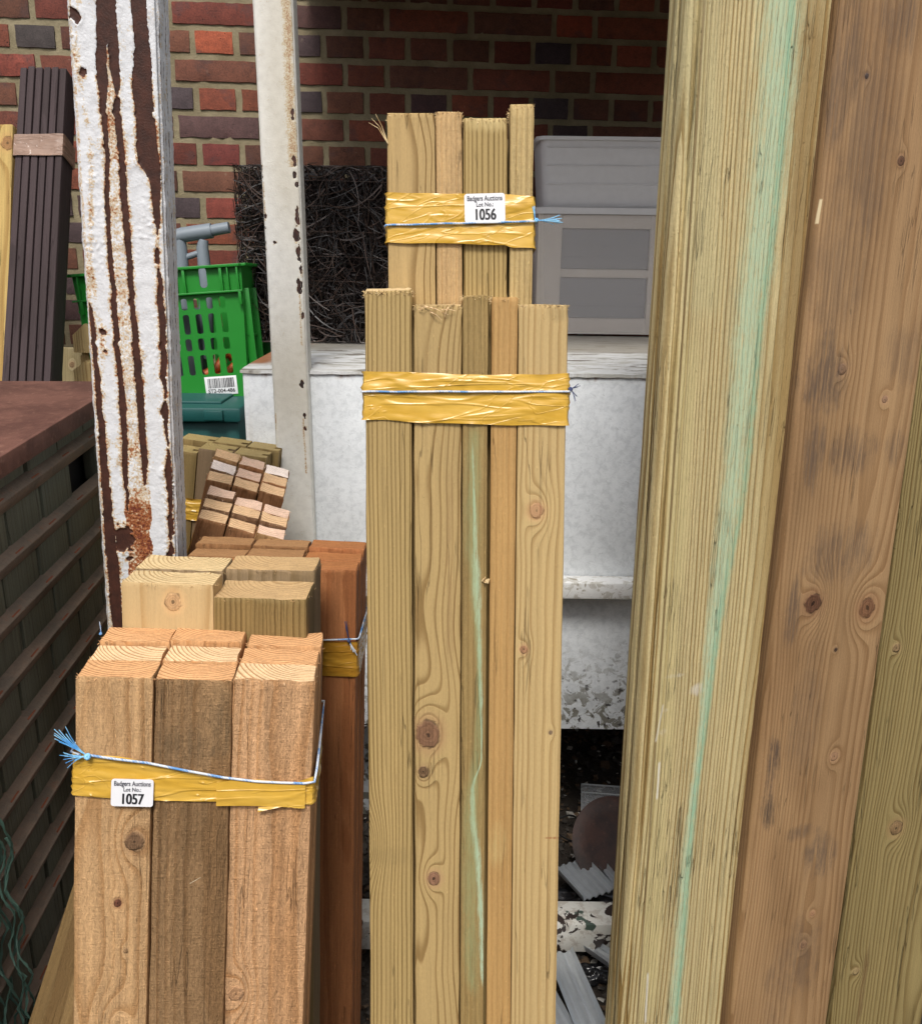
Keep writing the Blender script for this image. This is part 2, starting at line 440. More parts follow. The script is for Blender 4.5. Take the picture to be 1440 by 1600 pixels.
def cord(F, parent, x0, x1, y0, y1, zl, zr, mat=None, r=.0011, name='string', sag=.0, extra=None):
    mb = MB(); o = r + .0024
    pts = []
    for i in range(25):
        t = i / 24; pts.append((x0 - o * .6 + (x1 - x0 + 1.2 * o) * t, y0 - o, zl + (zr - zl) * t - sag * math.sin(math.pi * t) + noise.noise(Vector((t * 9, zl, 0))) * .0005))
    pts += [(x1 + o, y0 + .003, zr), (x1 + o, (y0 + y1) / 2, zr + .001), (x1 + o, y1, zr), (x1, y1 + o, zr), ((x0 + x1) / 2, y1 + o, (zl + zr) / 2), (x0, y1 + o, zl), (x0 - o, y1, zl), (x0 - o, y0 + .003, zl), pts[0]]
    mb.tube(pts, r, 8)
    s = mb.build(name, mat or STRING, parent, F.M, 80)
    return s
def fray(F, parent, p, dirs, mat=FRAY, n=14, r=.00045, spread=.25, name='frayed_end', seed=1, curl=.3, knot=.0022):
    mb = MB(); rr = random.Random(seed); p = Vector(p)
    if knot:
        for k in range(3):
            c = [p + Vector((math.cos(a * .7 + k * 2) * knot * .6, math.sin(a * .9 + k) * knot * .5 - .001, math.sin(a * .7 + k * 2) * knot * .6)) for a in range(10)]
            mb.tube(c, knot * .5, 6)
    for (d, L) in dirs:
        d = Vector(d).normalized()
        for _ in range(n):
            s = Vector((rr.gauss(0, 1), rr.gauss(0, .7), rr.gauss(0, 1))) * spread
            ll = L * rr.uniform(.75, 1.08); q = [p]
            for t in (.25, .5, .75, 1.0):
                q.append(p + d * (ll * t) + s * (ll * t * t) + Vector((0, 0, -curl * L * t * t * .3)))
            mb.tube(q, r, 4, 0, r * .7)
    return mb.build(name, mat, parent, F.M, 80)

def lot_label(F, parent, px, py, wpx, hpx, number, rot=0, yoff=-.0045):
    (xa, za), (xb, zb) = F.at(px - wpx / 2, py - hpx / 2), F.at(px + wpx / 2, py + hpx / 2)
    w_, h_ = xb - xa, za - zb
    V, Fc = shape(rrect(-w_ / 2, -h_ / 2, w_ / 2, h_ / 2, .0028), (), .0003)
    M = F.M @ Matrix.Translation(((xa + xb) / 2, yoff, (za + zb) / 2)) @ Matrix.Rotation(R(90), 4, 'X') @ Matrix.Rotation(R(rot), 4, 'Z')
    lab = obj('lot_label', V, Fc, WHITE_LABEL, parent, M, None)
    mb = MB(); mb2 = MB()
    for s, sz, bold, xs, yy, q in (('Badgers Auctions', h_ * .24, .010, .86, h_ * .33, mb), ('Lot No.:', h_ * .20, .008, .9, h_ * .115, mb), (number, h_ * .54, .034, .74, -h_ * .24, mb2)):
        V, Fc = text_geo(s, sz, 0, xs)
        wx = max(v.x for v in V) - min(v.x for v in V); lim = w_ * .86
        sc = min(1, lim / wx)
        for kk in range(-1, 2): q.add([Vector((v.x * sc + kk * bold * sz * .8, v.y + yy, v.z + .0004 + kk * .00003)) for v in V], Fc)
    mb.build('small_lettering', INK2, lab, M, None); mb2.build('number', INK, lab, M, None)
    return lab

# ================================================================== SETTING
# ground
def ground_mat():
    m, b, P, x, y, z, rn = start('dark_soil')
    n = nz(P, 9, 6, .65); n2 = nz(P, 120, 4, .7); v = vor(P, 160)
    col = mix(sstep(n, .35, .7), (.018, .013, .009), (.06, .045, .032))
    col = mix(sstep(n2, .58, .75), col, (.11, .09, .07))
    put(b, col, .85, n2 + v * .4, .006, 1.)
    return m
def ground():
    N = 60; V = []; F = []
    xs = [-30, -8, -3] + [-1.8 + 3.6 * i / N for i in range(N + 1)] + [3, 8, 30]
    ys = [-30, -8, -2] + [.2 + 2.9 * i / N for i in range(N + 1)] + [5, 10, 40]
    for y in ys:
        for x in xs: V.append((x, y, noise.noise(Vector((x * 7, y * 7, 0))) * .008 - .004))
    n = len(xs)
    for j in range(len(ys) - 1):
        for i in range(n - 1): F.append((j * n + i, j * n + i + 1, (j + 1) * n + i + 1, (j + 1) * n + i))
    tag(obj('ground', V, F, ground_mat(), smooth=180), kind='structure', label='dark soil and rubble under the timber')
ground()

def scatter():
    mb = MB(); rr = random.Random(4)
    for i in range(5200):
        x = rr.uniform(-.5, .6); y = rr.uniform(1.15, 2.3)
        s = rr.uniform(.0015, .006) * (2.0 if rr.random() < .06 else 1)
        c = Vector((x, y, rr.uniform(0, .006))); V = []
        A = Matrix.Rotation(rr.uniform(0, 6), 3, 'Z') @ Matrix.Rotation(rr.uniform(-.8, .8), 3, 'X')
        for p in ((-1, -1, -1), (1, -1, -1), (1, 1, -1), (-1, 1, -1), (-1, -1, 1), (1, -1, 1), (1, 1, 1), (-1, 1, 1)):
            q = Vector((p[0] * s * rr.uniform(.6, 1.5), p[1] * s * rr.uniform(.5, 1.1), p[2] * s * rr.uniform(.15, .6))); V.append(c + A @ q)
        m = 0 if rr.random() < .62 else (1 if rr.random() < .75 else 2)
        mb.add(V, [(0, 3, 2, 1), (4, 5, 6, 7), (0, 1, 5, 4), (1, 2, 6, 5), (2, 3, 7, 6), (3, 0, 4, 7)], m)
    o = mb.build('gravel', [flat('dark_stone', (.05, .042, .034), .8), flat('brown_chip', (.11, .07, .04), .8), flat('pale_chip', (.42, .40, .36), .6)], None, None, None)
    tag(o, 'wood chips and small stones littering the dark soil', 'gravel', kind='stuff')
scatter()

# brick wall
WALL_YAW = -6
WM = Matrix.Translation(PY(702, 380, 2.72)) @ Matrix.Rotation(R(-WALL_YAW), 4, 'Z')
def wall_xz(px, py):
    f = frame_m(WM); return f.at(px, py)
def brick_wall():
    e = empty('brick_wall', Matrix.Translation((WM.translation.x, WM.translation.y, 0)) @ Matrix.Rotation(R(-WALL_YAW), 4, 'Z'),
              'red brick wall with pale mortar rising behind the timber yard', 'wall')
    unit, row = .1125, .0687
    x_anchor, z_anchor = wall_xz(264, 40.5)        # joint at the left end of a stretcher, bed under row 0
    rr = random.Random(11); V = []; F = []; C = []
    reds = [(.20, .058, .032), (.17, .052, .032), (.23, .068, .034), (.14, .050, .032), (.18, .044, .028), (.125, .052, .034), (.155, .062, .036)]
    darks = [(.075, .05, .055), (.09, .05, .05), (.07, .052, .06)]
    jt = .0125
    spec = {}
    for (px, py, c) in ((330, 65, (.36, .09, .042)), (275, 155, (.085, .065, .075)), (340, 110, (.17, .065, .04)), (350, 200, (.10, .055, .055)), (345, 152, (.27, .075, .042)),
                        (67, 60, (.08, .068, .068)), (30, 105, (.25, .06, .04)), (325, 238, (.22, .05, .042)), (370, 290, (.15, .065, .04)), (905, 30, (.28, .06, .03)), (875, 75, (.05, .035, .045)), (490, 25, (.12, .06, .055)), (676, 160, (.085, .045, .05)), (1000, 80, (.26, .07, .04)), (330, 330, (.23, .055, .04))):
        spec[wall_xz(px, py)] = c
    for j in range(-8, 26):
        z1 = z_anchor + row * (j + 0) * -1 + row; z0 = z1 - row          # row j: top z1
        if z0 < -HCAM + 1.3 - 1.9 and False: continue
        hdr = (j % 2 == 1)
        xs = []
        x = x_anchor - unit * 24 + (unit * .5 if hdr else 0) + (0)
        k = 0
        # start so that the pattern S S h begins at x_anchor for stretcher rows
        xend = x_anchor + unit * 30
        if not hdr:
            x = x_anchor - 5 * unit * 5; pat = [2, 2, 1]
        else: pat = [1]
        while x < xend:
            wd = pat[k % len(pat)] * unit; k += 1
            xs.append((x, x + wd)); x += wd
        for (a, b_) in xs:
            a2, b2 = a + jt / 2 + rr.uniform(-.001, .001), b_ - jt / 2 + rr.uniform(-.001, .001)
            zt, zb = z1 - jt / 2 + rr.uniform(-.0008, .0008), z0 + jt / 2 + rr.uniform(-.0008, .0008)
            c = rr.choice(reds) if rr.random() > .12 else rr.choice(darks)
            for (sx, sz), sc in spec.items():
                if a2 < sx < b2 and zb < sz < zt: c = sc
            v = rr.uniform(.62, .98); c = (c[0] * v, c[1] * v * .92, c[2] * v * .86)
            nx = max(5, int((b2 - a2) / .011)); nzz = 6; base = len(V); yo = rr.uniform(-.0012, .0012); sd = rr.random() * 50
            for jj in range(nzz + 1):
                for i in range(nx + 1):
                    u, w_ = i / nx, jj / nzz
                    ex = min(i, nx - i); ez = min(jj, nzz - jj); ed = min(ex, ez)
                    X_, Z_ = a2 + (b2 - a2) * u, zb + (zt - zb) * w_
                    if ed == 0: yy = .012; inn = 0
                    elif ed == 1: yy = .0
                    else: yy = -.0006
                    if ed == 1:
                        # pull ring 1 out close to the edge to make a tight rounded arris
                        if i == 1: X_ = a2 + .0022
                        if i == nx - 1: X_ = b2 - .0022
                        if jj == 1: Z_ = zb + .0022
                        if jj == nzz - 1: Z_ = zt - .0022
                        yy = .0007
                    q = Vector((X_ * 45 + sd, Z_ * 45, sd))
                    if ed <= 1:
                        X_ += noise.noise(q) * .0022; Z_ += noise.noise(q + Vector((9, 9, 9))) * .0020
                        ch = noise.noise(q * .8 + Vector((5, 0, 3)))
                        if ch > .35 and ed == 1: yy += (ch - .35) * .012
                    yy += noise.noise(q * 1.3) * .0007
                    V.append((X_, yy + yo, Z_))
            for jj in range(nzz):
                for i in range(nx):
                    p = base + jj * (nx + 1) + i; F.append((p, p + 1, p + nx + 2, p + nx + 1)); C.append(c)
    me_o = None
    m, b, P, x, y, z, rn = start('brick_face')
    ca = attr('brickcol', 'Color'); n = nz(P, 45, 5, .65); n2 = nz(P, 260, 3, .7); n3 = nz(P, 9, 3)
    col = bright(ca, (n - .5) * 1.3 + (n2 - .5) * 1.6 + (n3 - .5) * .9 + 1.0)
    sm = sstep(nz(P, 16, 4, .6), .54, .66); col = mix(sm * .45, col, (.06, .035, .035))
    pit = sstep(vor(P, 95), .16, .07) * sstep(nz(P, 30, 2), .52, .62)
    col = mix(pit * .85, col, (.02, .012, .01))
    col = mix(sstep(nz(P, 60, 3), .66, .8) * .35, col, (.30, .24, .17))
    put(b, col, .82, n2 * .6 + n * .6 + pit * (-1.5), .002, .8)
    o = obj('bricks', V, F, m, e, WM, 50)
    ca = o.data.color_attributes.new('brickcol', 'FLOAT_COLOR', 'CORNER')
    buf = np.ones((len(o.data.loops), 4), dtype=np.float32); li = 0
    cc = np.array(C, dtype=np.float32); buf[:, :3] = np.repeat(cc, 4, axis=0)
    ca.data.foreach_set('color', buf.ravel())
    o['kind'] = 'stuff'
    # mortar sheet, a little behind the brick faces
    zlo, zhi = -HCAM + .0, .0
    N1, N2 = 260, 150; V = []; F = []
    xa, xb = x_anchor - unit * 24.6, x_anchor + unit * 29
    za = -WM.translation.z; zb = z_anchor + row * 8.9
    for jj in range(N2 + 1):
        for i in range(N1 + 1):
            X_, Z_ = xa + (xb - xa) * i / N1, za + (zb - za) * jj / N2
            V.append((X_, .0045 + noise.noise(Vector((X_ * 60, 0, Z_ * 60))) * .0016, Z_))
    k = len(V)
    V += [(xa, .2, za), (xb, .2, za), (xb, .2, zb), (xa, .2, zb)]
    for jj in range(N2):
        for i in range(N1):
            p = jj * (N1 + 1) + i; F.append((p, p + 1, p + N1 + 2, p + N1 + 1))
    c0, c1, c2, c3 = 0, N1, (N1 + 1) * (N2 + 1) - 1, (N1 + 1) * N2
    F += [(k, k + 3, k + 2, k + 1), (c0, c3, k + 3, k), (c1, k + 1, k + 2, c2), tuple([c3] + [c3 + i for i in range(1, N1 + 1)] + [k + 2, k + 3])]
    m, b, P, x, y, z, rn = start('mortar')
    n = nz(P, 150, 4, .7); n2 = nz(P, 12, 3)
    col = mix(sstep(n2, .35, .7), (.20, .165, .095), (.28, .235, .145))
    put(b, bright(col, (n - .5) * .5 + 1.0), .9, n, .002, 1.)
    obj('mortar', V, F, m, e, WM, 60)
brick_wall()

# roof over the right part of the wall (shades it)
def canopy():
    e = empty('canopy_roof', Matrix.Translation((.75, 2.2, 1.98)), 'flat shelter roof over the white tank, carried by the white posts', 'roof')
    mb = MB(); mb.box((-.42, 1.66, 1.94), (1.6, 2.95, 1.975), .003)
    mb.build('roof_sheet', flat('roof_sheet', (.34, .33, .31), .7), e, Matrix.Identity(4))
    mb = MB(); mb.box((-.42, 1.62, 1.92), (1.6, 1.658, 2.0), .003)
    mb.build('roof_edge', flat('roof_edge', (.5, .5, .48), .6), e, Matrix.Identity(4))
    mb = MB(); mb.box((1.56, 1.70, 0), (1.60, 2.9, 1.935), .003)  # unseen sheet added to block sky light from the right
    mb.build('sky_blocker_sheet', flat('sky_blocker_sheet', (.30, .29, .27), .7), e, Matrix.Identity(4))
    # unseen building added behind the camera to cut light from the low sky
    e = empty('sky_blocker_building', Matrix.Translation((0, -4.5, 0)), 'unseen dark building added behind the camera to block low sky light', 'building')
    mb = MB(); mb.box((-7, -5.0, 0), (7, -4.2, 2.6), .01); mb.build('wall', flat('blocker_wall', (.16, .10, .07), .9, .3, 8), e, Matrix.Identity(4))
    mb = MB(); mb.box((-7.1, -5.1, 2.605), (7.1, -4.1, 2.68), .01); mb.build('roof_edge', flat('blocker_roof', (.12, .12, .12), .8), e, Matrix.Identity(4))
canopy()

# ================================================================== RUSTY POSTS
def post_mat(name, paint, rust_dark, yellow=.6):
    m, b, P, x, y, z, rn = start(name)
    p = attr('paint'); rs = attr('rust'); gl = attr('grime')
    n = nz(P, 420, 3, .6); n2 = nz(P, 60, 4, .65); n3 = nz(P, 900, 2)
    pm = sstep(p + (n - .5) * .25, .46, .54)
    rust = mix(sstep(n2, .3, .7), rust_dark, (.075, .026, .016))
    rust = mix(sstep(nz(P, 220, 3), .62, .75) * .5, rust, (.14, .07, .045))
    pc = mix(sstep(n2, .3, .75), paint, tuple(c * .84 for c in paint))
    rr_ = rs + (n - .5) * 1.7 + (n2 - .5) * 1.1
    pc = mix(sstep(rr_, .30, .62) * .75, pc, (.58, .42, .21))
    pc = mix(sstep(rr_, .62, .92), pc, (.33, .11, .035))
    pc = mix(sstep(rr_, 1.0, 1.2), pc, (.15, .035, .02))
    pc = mix(gl * .6, pc, (.42, .36, .24))
    put(b, mix(pm, rust, pc), .62, pm * .5 + n * .35 + n2 * .3, .0016, .9)
    b.inputs['Specular IOR Level'].default_value = .35
    return m

def grid_post(F, parent, W, D, ztop, zbot, fn, mat, name, dx=.0012, dz=.0016, lipr=.004, hi=None, rng=None):
    """closed tube of rectangular section as a fine grid; fn(x,z,side)->(paint,rust,grime,height)"""
    per = []
    def seg(x0, y0, x1, y1, nx, ny, st, sd):
        n = max(2, int(math.hypot(x1 - x0, y1 - y0) / st))
        for i in range(n): per.append((x0 + (x1 - x0) * i / n, y0 + (y1 - y0) * i / n, nx, ny, sd))
    seg(0, D, 0, 0, -1, 0, dx * 2.5, 'L'); seg(0, 0, W, 0, 0, -1, dx, 'F'); seg(W, 0, W, D, 1, 0, dx * 1.2, 'R'); seg(W, D, 0, D, 0, 1, dx * 10, 'B')
    zs = [ztop]; zz = ztop
    while zz > zbot:
        zz -= dz if (rng is None or rng[0] > zz > rng[1]) else .02
        zs.append(zz)
    n = len(per); V = []; A = []
    for zz in zs:
        for (x, y, nx, ny, sd) in per:
            p, r_, g, h = fn(x, zz, sd, y)
            # rounded arris
            ox = oy = 0
            if sd == 'F':
                e = min(x, W - x)
                if e < lipr: oy = (1 - math.sqrt(max(0, 1 - (1 - e / lipr) ** 2))) * lipr
            if sd in 'LR' and y < lipr: ox = (1 - math.sqrt(max(0, 1 - (1 - y / lipr) ** 2))) * lipr * (-nx)
            V.append((x + nx * h + ox, y + ny * h + oy, zz)); A.append((p, r_, g))
    Fc = []
    for j in range(len(zs) - 1):
        for i in range(n):
            a = j * n + i; b_ = j * n + (i + 1) % n; Fc.append((a, a + n, b_ + n, b_))
    Fc.append(tuple(range(n)));
    o = obj(name, V, Fc, mat, parent, F.M, 180)
    A = np.array(A, dtype=np.float32)
    for i, nm in enumerate(('paint', 'rust', 'grime')):
        at = o.data.attributes.new(nm, 'FLOAT', 'POINT'); at.data.foreach_set('value', np.ascontiguousarray(A[:, i]))
    return o

def rusty_post():
    z0 = 1.03; F = Frame((106, 0), z0, (244, 4), z0 + .004, (154, 750), 1.205)
    W, D = F.W, .050
    e = empty('steel_post', base_M(F, W, D), 'old white steel post with paint peeling off in long brown rusty strips', 'post', 'white steel posts of the shelter')
    def stripe(pts):
        a = [(F.at(l, y)[1], F.at(l, y)[0], F.at(r_, y)[0]) for (y, l, r_) in pts]; a.sort()
        z = [q[0] for q in a]; return z, [q[1] for q in a], [q[2] for q in a]
    St = [stripe([(-40, 150, 167), (0, 149, 167), (42, 150, 168), (87, 149, 168), (125, 151, 168), (139, 154, 167), (174, 158, 168), (243, 165, 172), (312, 165, 172), (382, 168, 175), (450, 174, 181), (484, 175, 184), (554, 181, 189), (623, 186, 196), (693, 191, 200), (740, 193, 201), (770, 197, 202), (800, 200, 202)]),
          stripe([(-40, 166, 182), (0, 166, 182), (42, 166, 184), (87, 171, 187), (120, 174, 188), (139, 178, 187), (150, 181, 183), (156, 178, 188), (174, 178, 189), (243, 186, 195), (312, 189, 200), (382, 196, 205), (450, 201, 210), (484, 205, 213), (554, 208, 220), (623, 214, 226), (693, 219, 229), (730, 222, 231), (760, 226, 228)]),
          stripe([(-40, 202, 231), (0, 205, 231), (30, 208, 231), (70, 211, 234), (110, 208, 238), (139, 206, 239), (174, 212, 240), (208, 212, 244), (255, 215, 250), (272, 230, 252), (290, 236, 252), (347, 241, 250), (360, 244, 247), (385, 246, 247), (392, 242, 250), (410, 243, 250), (414, 246, 247), (430, 246, 252), (470, 247, 257), (520, 250, 260), (560, 252, 262), (590, 251, 260), (610, 258, 262), (625, 258, 260), (642, 250, 264), (655, 257, 264), (700, 262, 264), (735, 258, 269), (760, 262, 272), (800, 264, 268), (812, 263, 272), (830, 265, 274), (845, 266, 268), (862, 262, 272), (880, 262, 274)]),
          stripe([(400, 137, 138), (470, 140, 141), (485, 140, 146), (520, 143, 151), (560, 146, 153), (700, 156, 167), (850, 165, 182), (1000, 178, 196)])]
    holes = [(F.at(116, 25), .0065), (F.at(130, 113), .0042), (F.at(161, 519), .003), (F.at(165, 548), .003), (F.at(195, 842), .012, .021)]
    N_ = noise.noise
    def fn(x, z, sd, y):
        if sd == 'B': return 1, 0, 0, 0
        xx = x if sd == 'F' else (x + y if sd == 'R' else x - y)
        jag = N_(Vector((x * 60, z * 90, y * 40))) * .0011 + N_(Vector((x * 20, z * 28, 4))) * .0016 + N_(Vector((x * 300, z * 330, y * 40))) * .0014 + (max(0, N_(Vector((3, z * 75, 8))) - .25)) * .006
        d = 1.0; d3 = 1.
        if sd == 'F':
            for i, (zz, l, r_) in enumerate(St):
                a = float(np.interp(z, zz, l)); b_ = float(np.interp(z, zz, r_))
                if (z > zz[-1] + .01 and i == 3) or z < zz[0] - .001: continue
                q = max(a - (xx + jag), (xx + jag) - b_)     # <0 inside bare strip
                if b_ - a < .0018: q = max(q, .001)
                d = min(d, q)
                if i == 2: d3 = q
            for h in holes:
                (hx, hz), hr = h[0], h[1]; vr = h[2] if len(h) > 2 else hr
                q = math.hypot((x - hx), (z - hz) * hr / vr) - hr + jag * 1.5 + N_(Vector((x * 110, z * 110, 7))) * hr * .9; d = min(d, q)
            a1 = float(np.interp(z, St[0][0], St[0][2])); b1 = float(np.interp(z, St[1][0], St[1][1]))
            zt = F.at(170, 75)[1]
            between = (a1 - .001 < xx < b1 + .001) and z < zt
            w_ = (z < F.at(200, 760)[1])
            rust = math.exp(-max(d, 0) / (.0028 + .006 * max(0, N_(Vector((x * 15, 9, z * 16)))))) * .85 * (1 if z < F.at(200, 120)[1] else .35)
            if between: rust = max(rust, .45 + .45 * max(0, N_(Vector((3, z * 30, 1)))) + (.25 if z > F.at(200, 250)[1] else 0))
            wj = N_(Vector((z * 50, x * 20, 1))) * .004
            if w_ and a1 - .004 + wj < xx < b1 + .006 + wj: rust = max(rust, (.55 + .45 * min(1, max(0, (F.at(200, 760)[1] - z) / .03))) + .45 * N_(Vector((x * 60, z * 12, 2))))
            rust = max(rust, math.exp(-abs(d3) / .004) * .7 if z < F.at(240, 270)[1] else 0)
            lm = math.exp(-((x - .012 - .01 * N_(Vector((z * 9, 0, 0)))) / .0045) ** 2) * .5 * (1 + N_(Vector((z * 25, 5, 0)))); rust = max(rust, lm)
            if x < .004: rust = max(rust, .5)
        else:
            s = y * 1000
            c = [6 + N_(Vector((z * 12, 0, 0))) * 1.5, 17 + N_(Vector((z * 10, 3, 0))) * 1.5, 31 + N_(Vector((z * 9, 7, 0))) * 2]
            d = min((abs(s - c[0]) - 1.2) / 1000, (abs(s - c[1]) - 1.0) / 1000, (abs(s - c[2]) - 1.6) / 1000) + jag * .4
            rust = .22 + .25 * N_(Vector((y * 90, z * 16, 5)))
        p = .5 + max(-.5, min(.5, d / .0018))
        bl = max(0, N_(Vector((x * 60, y * 60, z * 45))) - .1) * .0012 + max(0, N_(Vector((x * 210, y * 210, z * 210 + 4)))) * (.0002 + .0022 * max(0, N_(Vector((x * 30, 2, z * 14))))) + N_(Vector((x * 480, y * 480, z * 480))) * .00018 * (1 + 3 * rust)
        h = (.0011 + bl * (1 + rust) + math.exp(-max(d, 0) / .0025) * .0024 * max(0, .35 + N_(Vector((x * 40, 3, z * 45)))) ) * p
        return p, rust, 0, h
    zb = -F.L; top = F.at(170, -60)[1] + .35; lo = F.at(200, 1040)[1]
    grid_post(F, e, W, D, top, zb, fn, post_mat('peeling_white_paint', (.76, .77, .79), (.040, .016, .011)), 'post_shaft', rng=(F.at(170, -20)[1], lo))
rusty_post()

def white_post():
    F = Frame((394, 0), 1.50, (457, 1), 1.502, (429, 665), 1.70)
    W, D = F.W, .05
    e = empty('steel_post', base_M(F, W, D), 'cream white steel post with small black paint chips along its right edge', 'post', 'white steel posts of the shelter')
    chips = [(457, 175, 3, 5), (457, 184, 2, 3), (459, 248, 3, 5), (461, 255, 3, 4), (460, 272, 3.5, 6), (464, 287, 3.5, 5), (464, 340, 3.5, 14), (463, 368, 6, 10), (466, 395, 3.5, 12), (470, 420, 2, 14), (468, 448, 5, 13), (473, 492, 2.2, 8), (414, 337, 3, 3), (413, 356, 1.5, 2), (407, 268, 3, 10), (414, 381, 1.6, 3), (415, 389, 1.6, 2), (431, 379, 3, 1.6), (472, 600, 4, 6), (476, 648, 3, 5), (477, 670, 2, 3), (483, 585, 3, 5)]
    ch = [(F.at(a, b_), c * 1.05e-3, d_ * 1.05e-3) for (a, b_, c, d_) in chips]
    N_ = noise.noise
    runs = [(F.at(448, 30)[0], F.at(448, 0)[1] + .3, F.at(448, 260)[1], .011), (F.at(412, 300)[0], F.at(412, 285)[1], F.at(412, 345)[1], .0022), (F.at(469, 480)[0], F.at(469, 460)[1], F.at(469, 540)[1], .002), (F.at(476, 690)[0], F.at(476, 655)[1], F.at(476, 740)[1], .002), (F.at(431, 655)[0], F.at(430, 645)[1], F.at(431, 672)[1], .0015)]
    def fn(x, z, sd, y):
        d = .01; rust = .05 + .12 * N_(Vector((x * 30, y * 30, z * 6))); g = 0
        jag = N_(Vector((x * 160, z * 160, y * 100))) * .0016
        if sd == 'F':
            for (c, rx, rz) in ch:
                if abs(z - c[1]) < .03:
                    q = (math.hypot((x - c[0]) / rx, (z - c[1]) / rz) - 1) * min(rx, rz) + jag * 1.8; d = min(d, q)
            for (rx, za, zb, w_) in runs:
                if za > z > zb: rust = max(rust, .72 * math.exp(-((x - rx + N_(Vector((z * 12, 0, 0))) * .002) / w_) ** 2))
            g = max(0, min(1, .35 + .9 * N_(Vector((x * 12, 1, z * 4))) + x * 5)) * .8
            rust = max(rust, math.exp(-max(d, 0) / .0016) * .5)
        elif sd == 'R':
            d = min(d, (y - .001) if N_(Vector((z * 22, 2, 0))) > .28 else .01); g = .4
        p = .5 + max(-.5, min(.5, d / .0016))
        return p, rust, g, .0006 * p
    grid_post(F, e, W, D, F.at(420, 0)[1] + .29, -F.L, fn, post_mat('cream_white_paint', (.84, .84, .80), (.022, .016, .015)), 'post_shaft', dx=.0014, dz=.0022, lipr=.007, rng=(F.at(420, -20)[1], F.at(440, 860)[1]))
white_post()

# ================================================================== TANK
def tank_mat():
    m, b, P, x, y, z, rn = start('mottled_white_metal')
    n = nz(P, 70, 5, .7, .4); n2 = nz(P, 10, 3, .5); n3 = nz(P, 260, 3, .7)
    col = mix(sstep(n, .42, .66), (.76, .79, .81), (.63, .66, .68))
    col = bright(col, (n2 - .5) * .35 + (n3 - .5) * .2 + 1.0)
    # moss and worn patches low down, vertical place in metres
    low = sstep(z + (nz(P, 22, 4, .7) - .5) * .30, .56, .34)
    patch = sstep(nz(P, 38, 4, .65, .6), .50, .56) * low
    col = mix(patch * .85, col, (.13, .115, .07))
    col = mix(sstep(nz(P, 75, 3), .60, .66) * low, col, (.05, .045, .04))
    # rust just under the top edge
    top = sstep(z + (nz(vec(x * 70, y * 70, z * 8), 1, 3) - .5) * .03, 1.055, 1.069)
    col = mix(top * sstep(nz(vec(x * 45, y * 45, z * 3), 1, 3), .42, .62), col, (.20, .085, .035))
    dr = sstep(nz(vec(x * 38, y * 38, z * .9), 1, 2, .5), .62, .70) * sstep(nz(vec(x * 9, y, z * 3), 1, 2), .45, .6)
    col = mix(dr * .35, col, (.38, .33, .27))
    sc = sstep(nz(vec(x * 30 + z * 25, y * 20, z * 30), 1, 1, .5, 2.5), .495, .5) * sstep(nz(vec(x * 30 + z * 25, y * 20, z * 30), 1, 1, .5, 2.5), .505, .5)
    col = mix(sc * .35, col, (.16, .16, .16))
    put(b, col, .5, n * .5 + n3 * .5 + patch * (-1.0), .001, .5)
    return m
def tank_top_mat():
    m, b, P, x, y, z, rn = start('flaking_white_top')
    n = nz(vec(x * 14, y * 50, z), 1, 5, .7, .6); n2 = nz(P, 130, 3, .7)
    col = mix(sstep(n, .45, .6), (.70, .71, .71), (.50, .49, .45))
    col = mix(sstep(nz(vec(x * 10, y * 35, z), 1, 4, .65, .4), .56, .6), col, (.24, .22, .19))
    col = mix(sstep(y + (n - .5) * .1, 2.0, 2.06) * .8, col, (.30, .27, .22))
    # rust at the left end
    col = mix(sstep(x + (nz(P, 25, 4) - .5) * .12, -.33, -.40) * sstep(y, 1.75, 1.8), col, (.30, .13, .06))
    put(b, bright(col, (n2 - .5) * .3 + 1.0), .6, n * .7 + n2 * .5, .002, .7)
    return m
TANKM = tank_mat(); TANKTOP = tank_top_mat()
def ledge_mat():
    m, b, P, x, y, z, rn = start('worn_white_ledge')
    n = nz(P, 40, 5, .65, .8); n2 = nz(P, 200, 3)
    col = mix(sstep(n, .50, .58), (.74, .74, .72), (.52, .50, .45))
    col = mix(sstep(nz(P, 26, 3, .6, 1.), .62, .66), col, (.34, .31, .24))
    col = mix(sstep(nz(P, 55, 2), .74, .76), col, (.04, .03, .025))
    put(b, bright(col, (n2 - .5) * .2 + 1.0), .55, n + n2 * .3, .001, .6); return m
LEDGE = ledge_mat()
ZT = PY(900, 583, 1.70).z            # tank top height
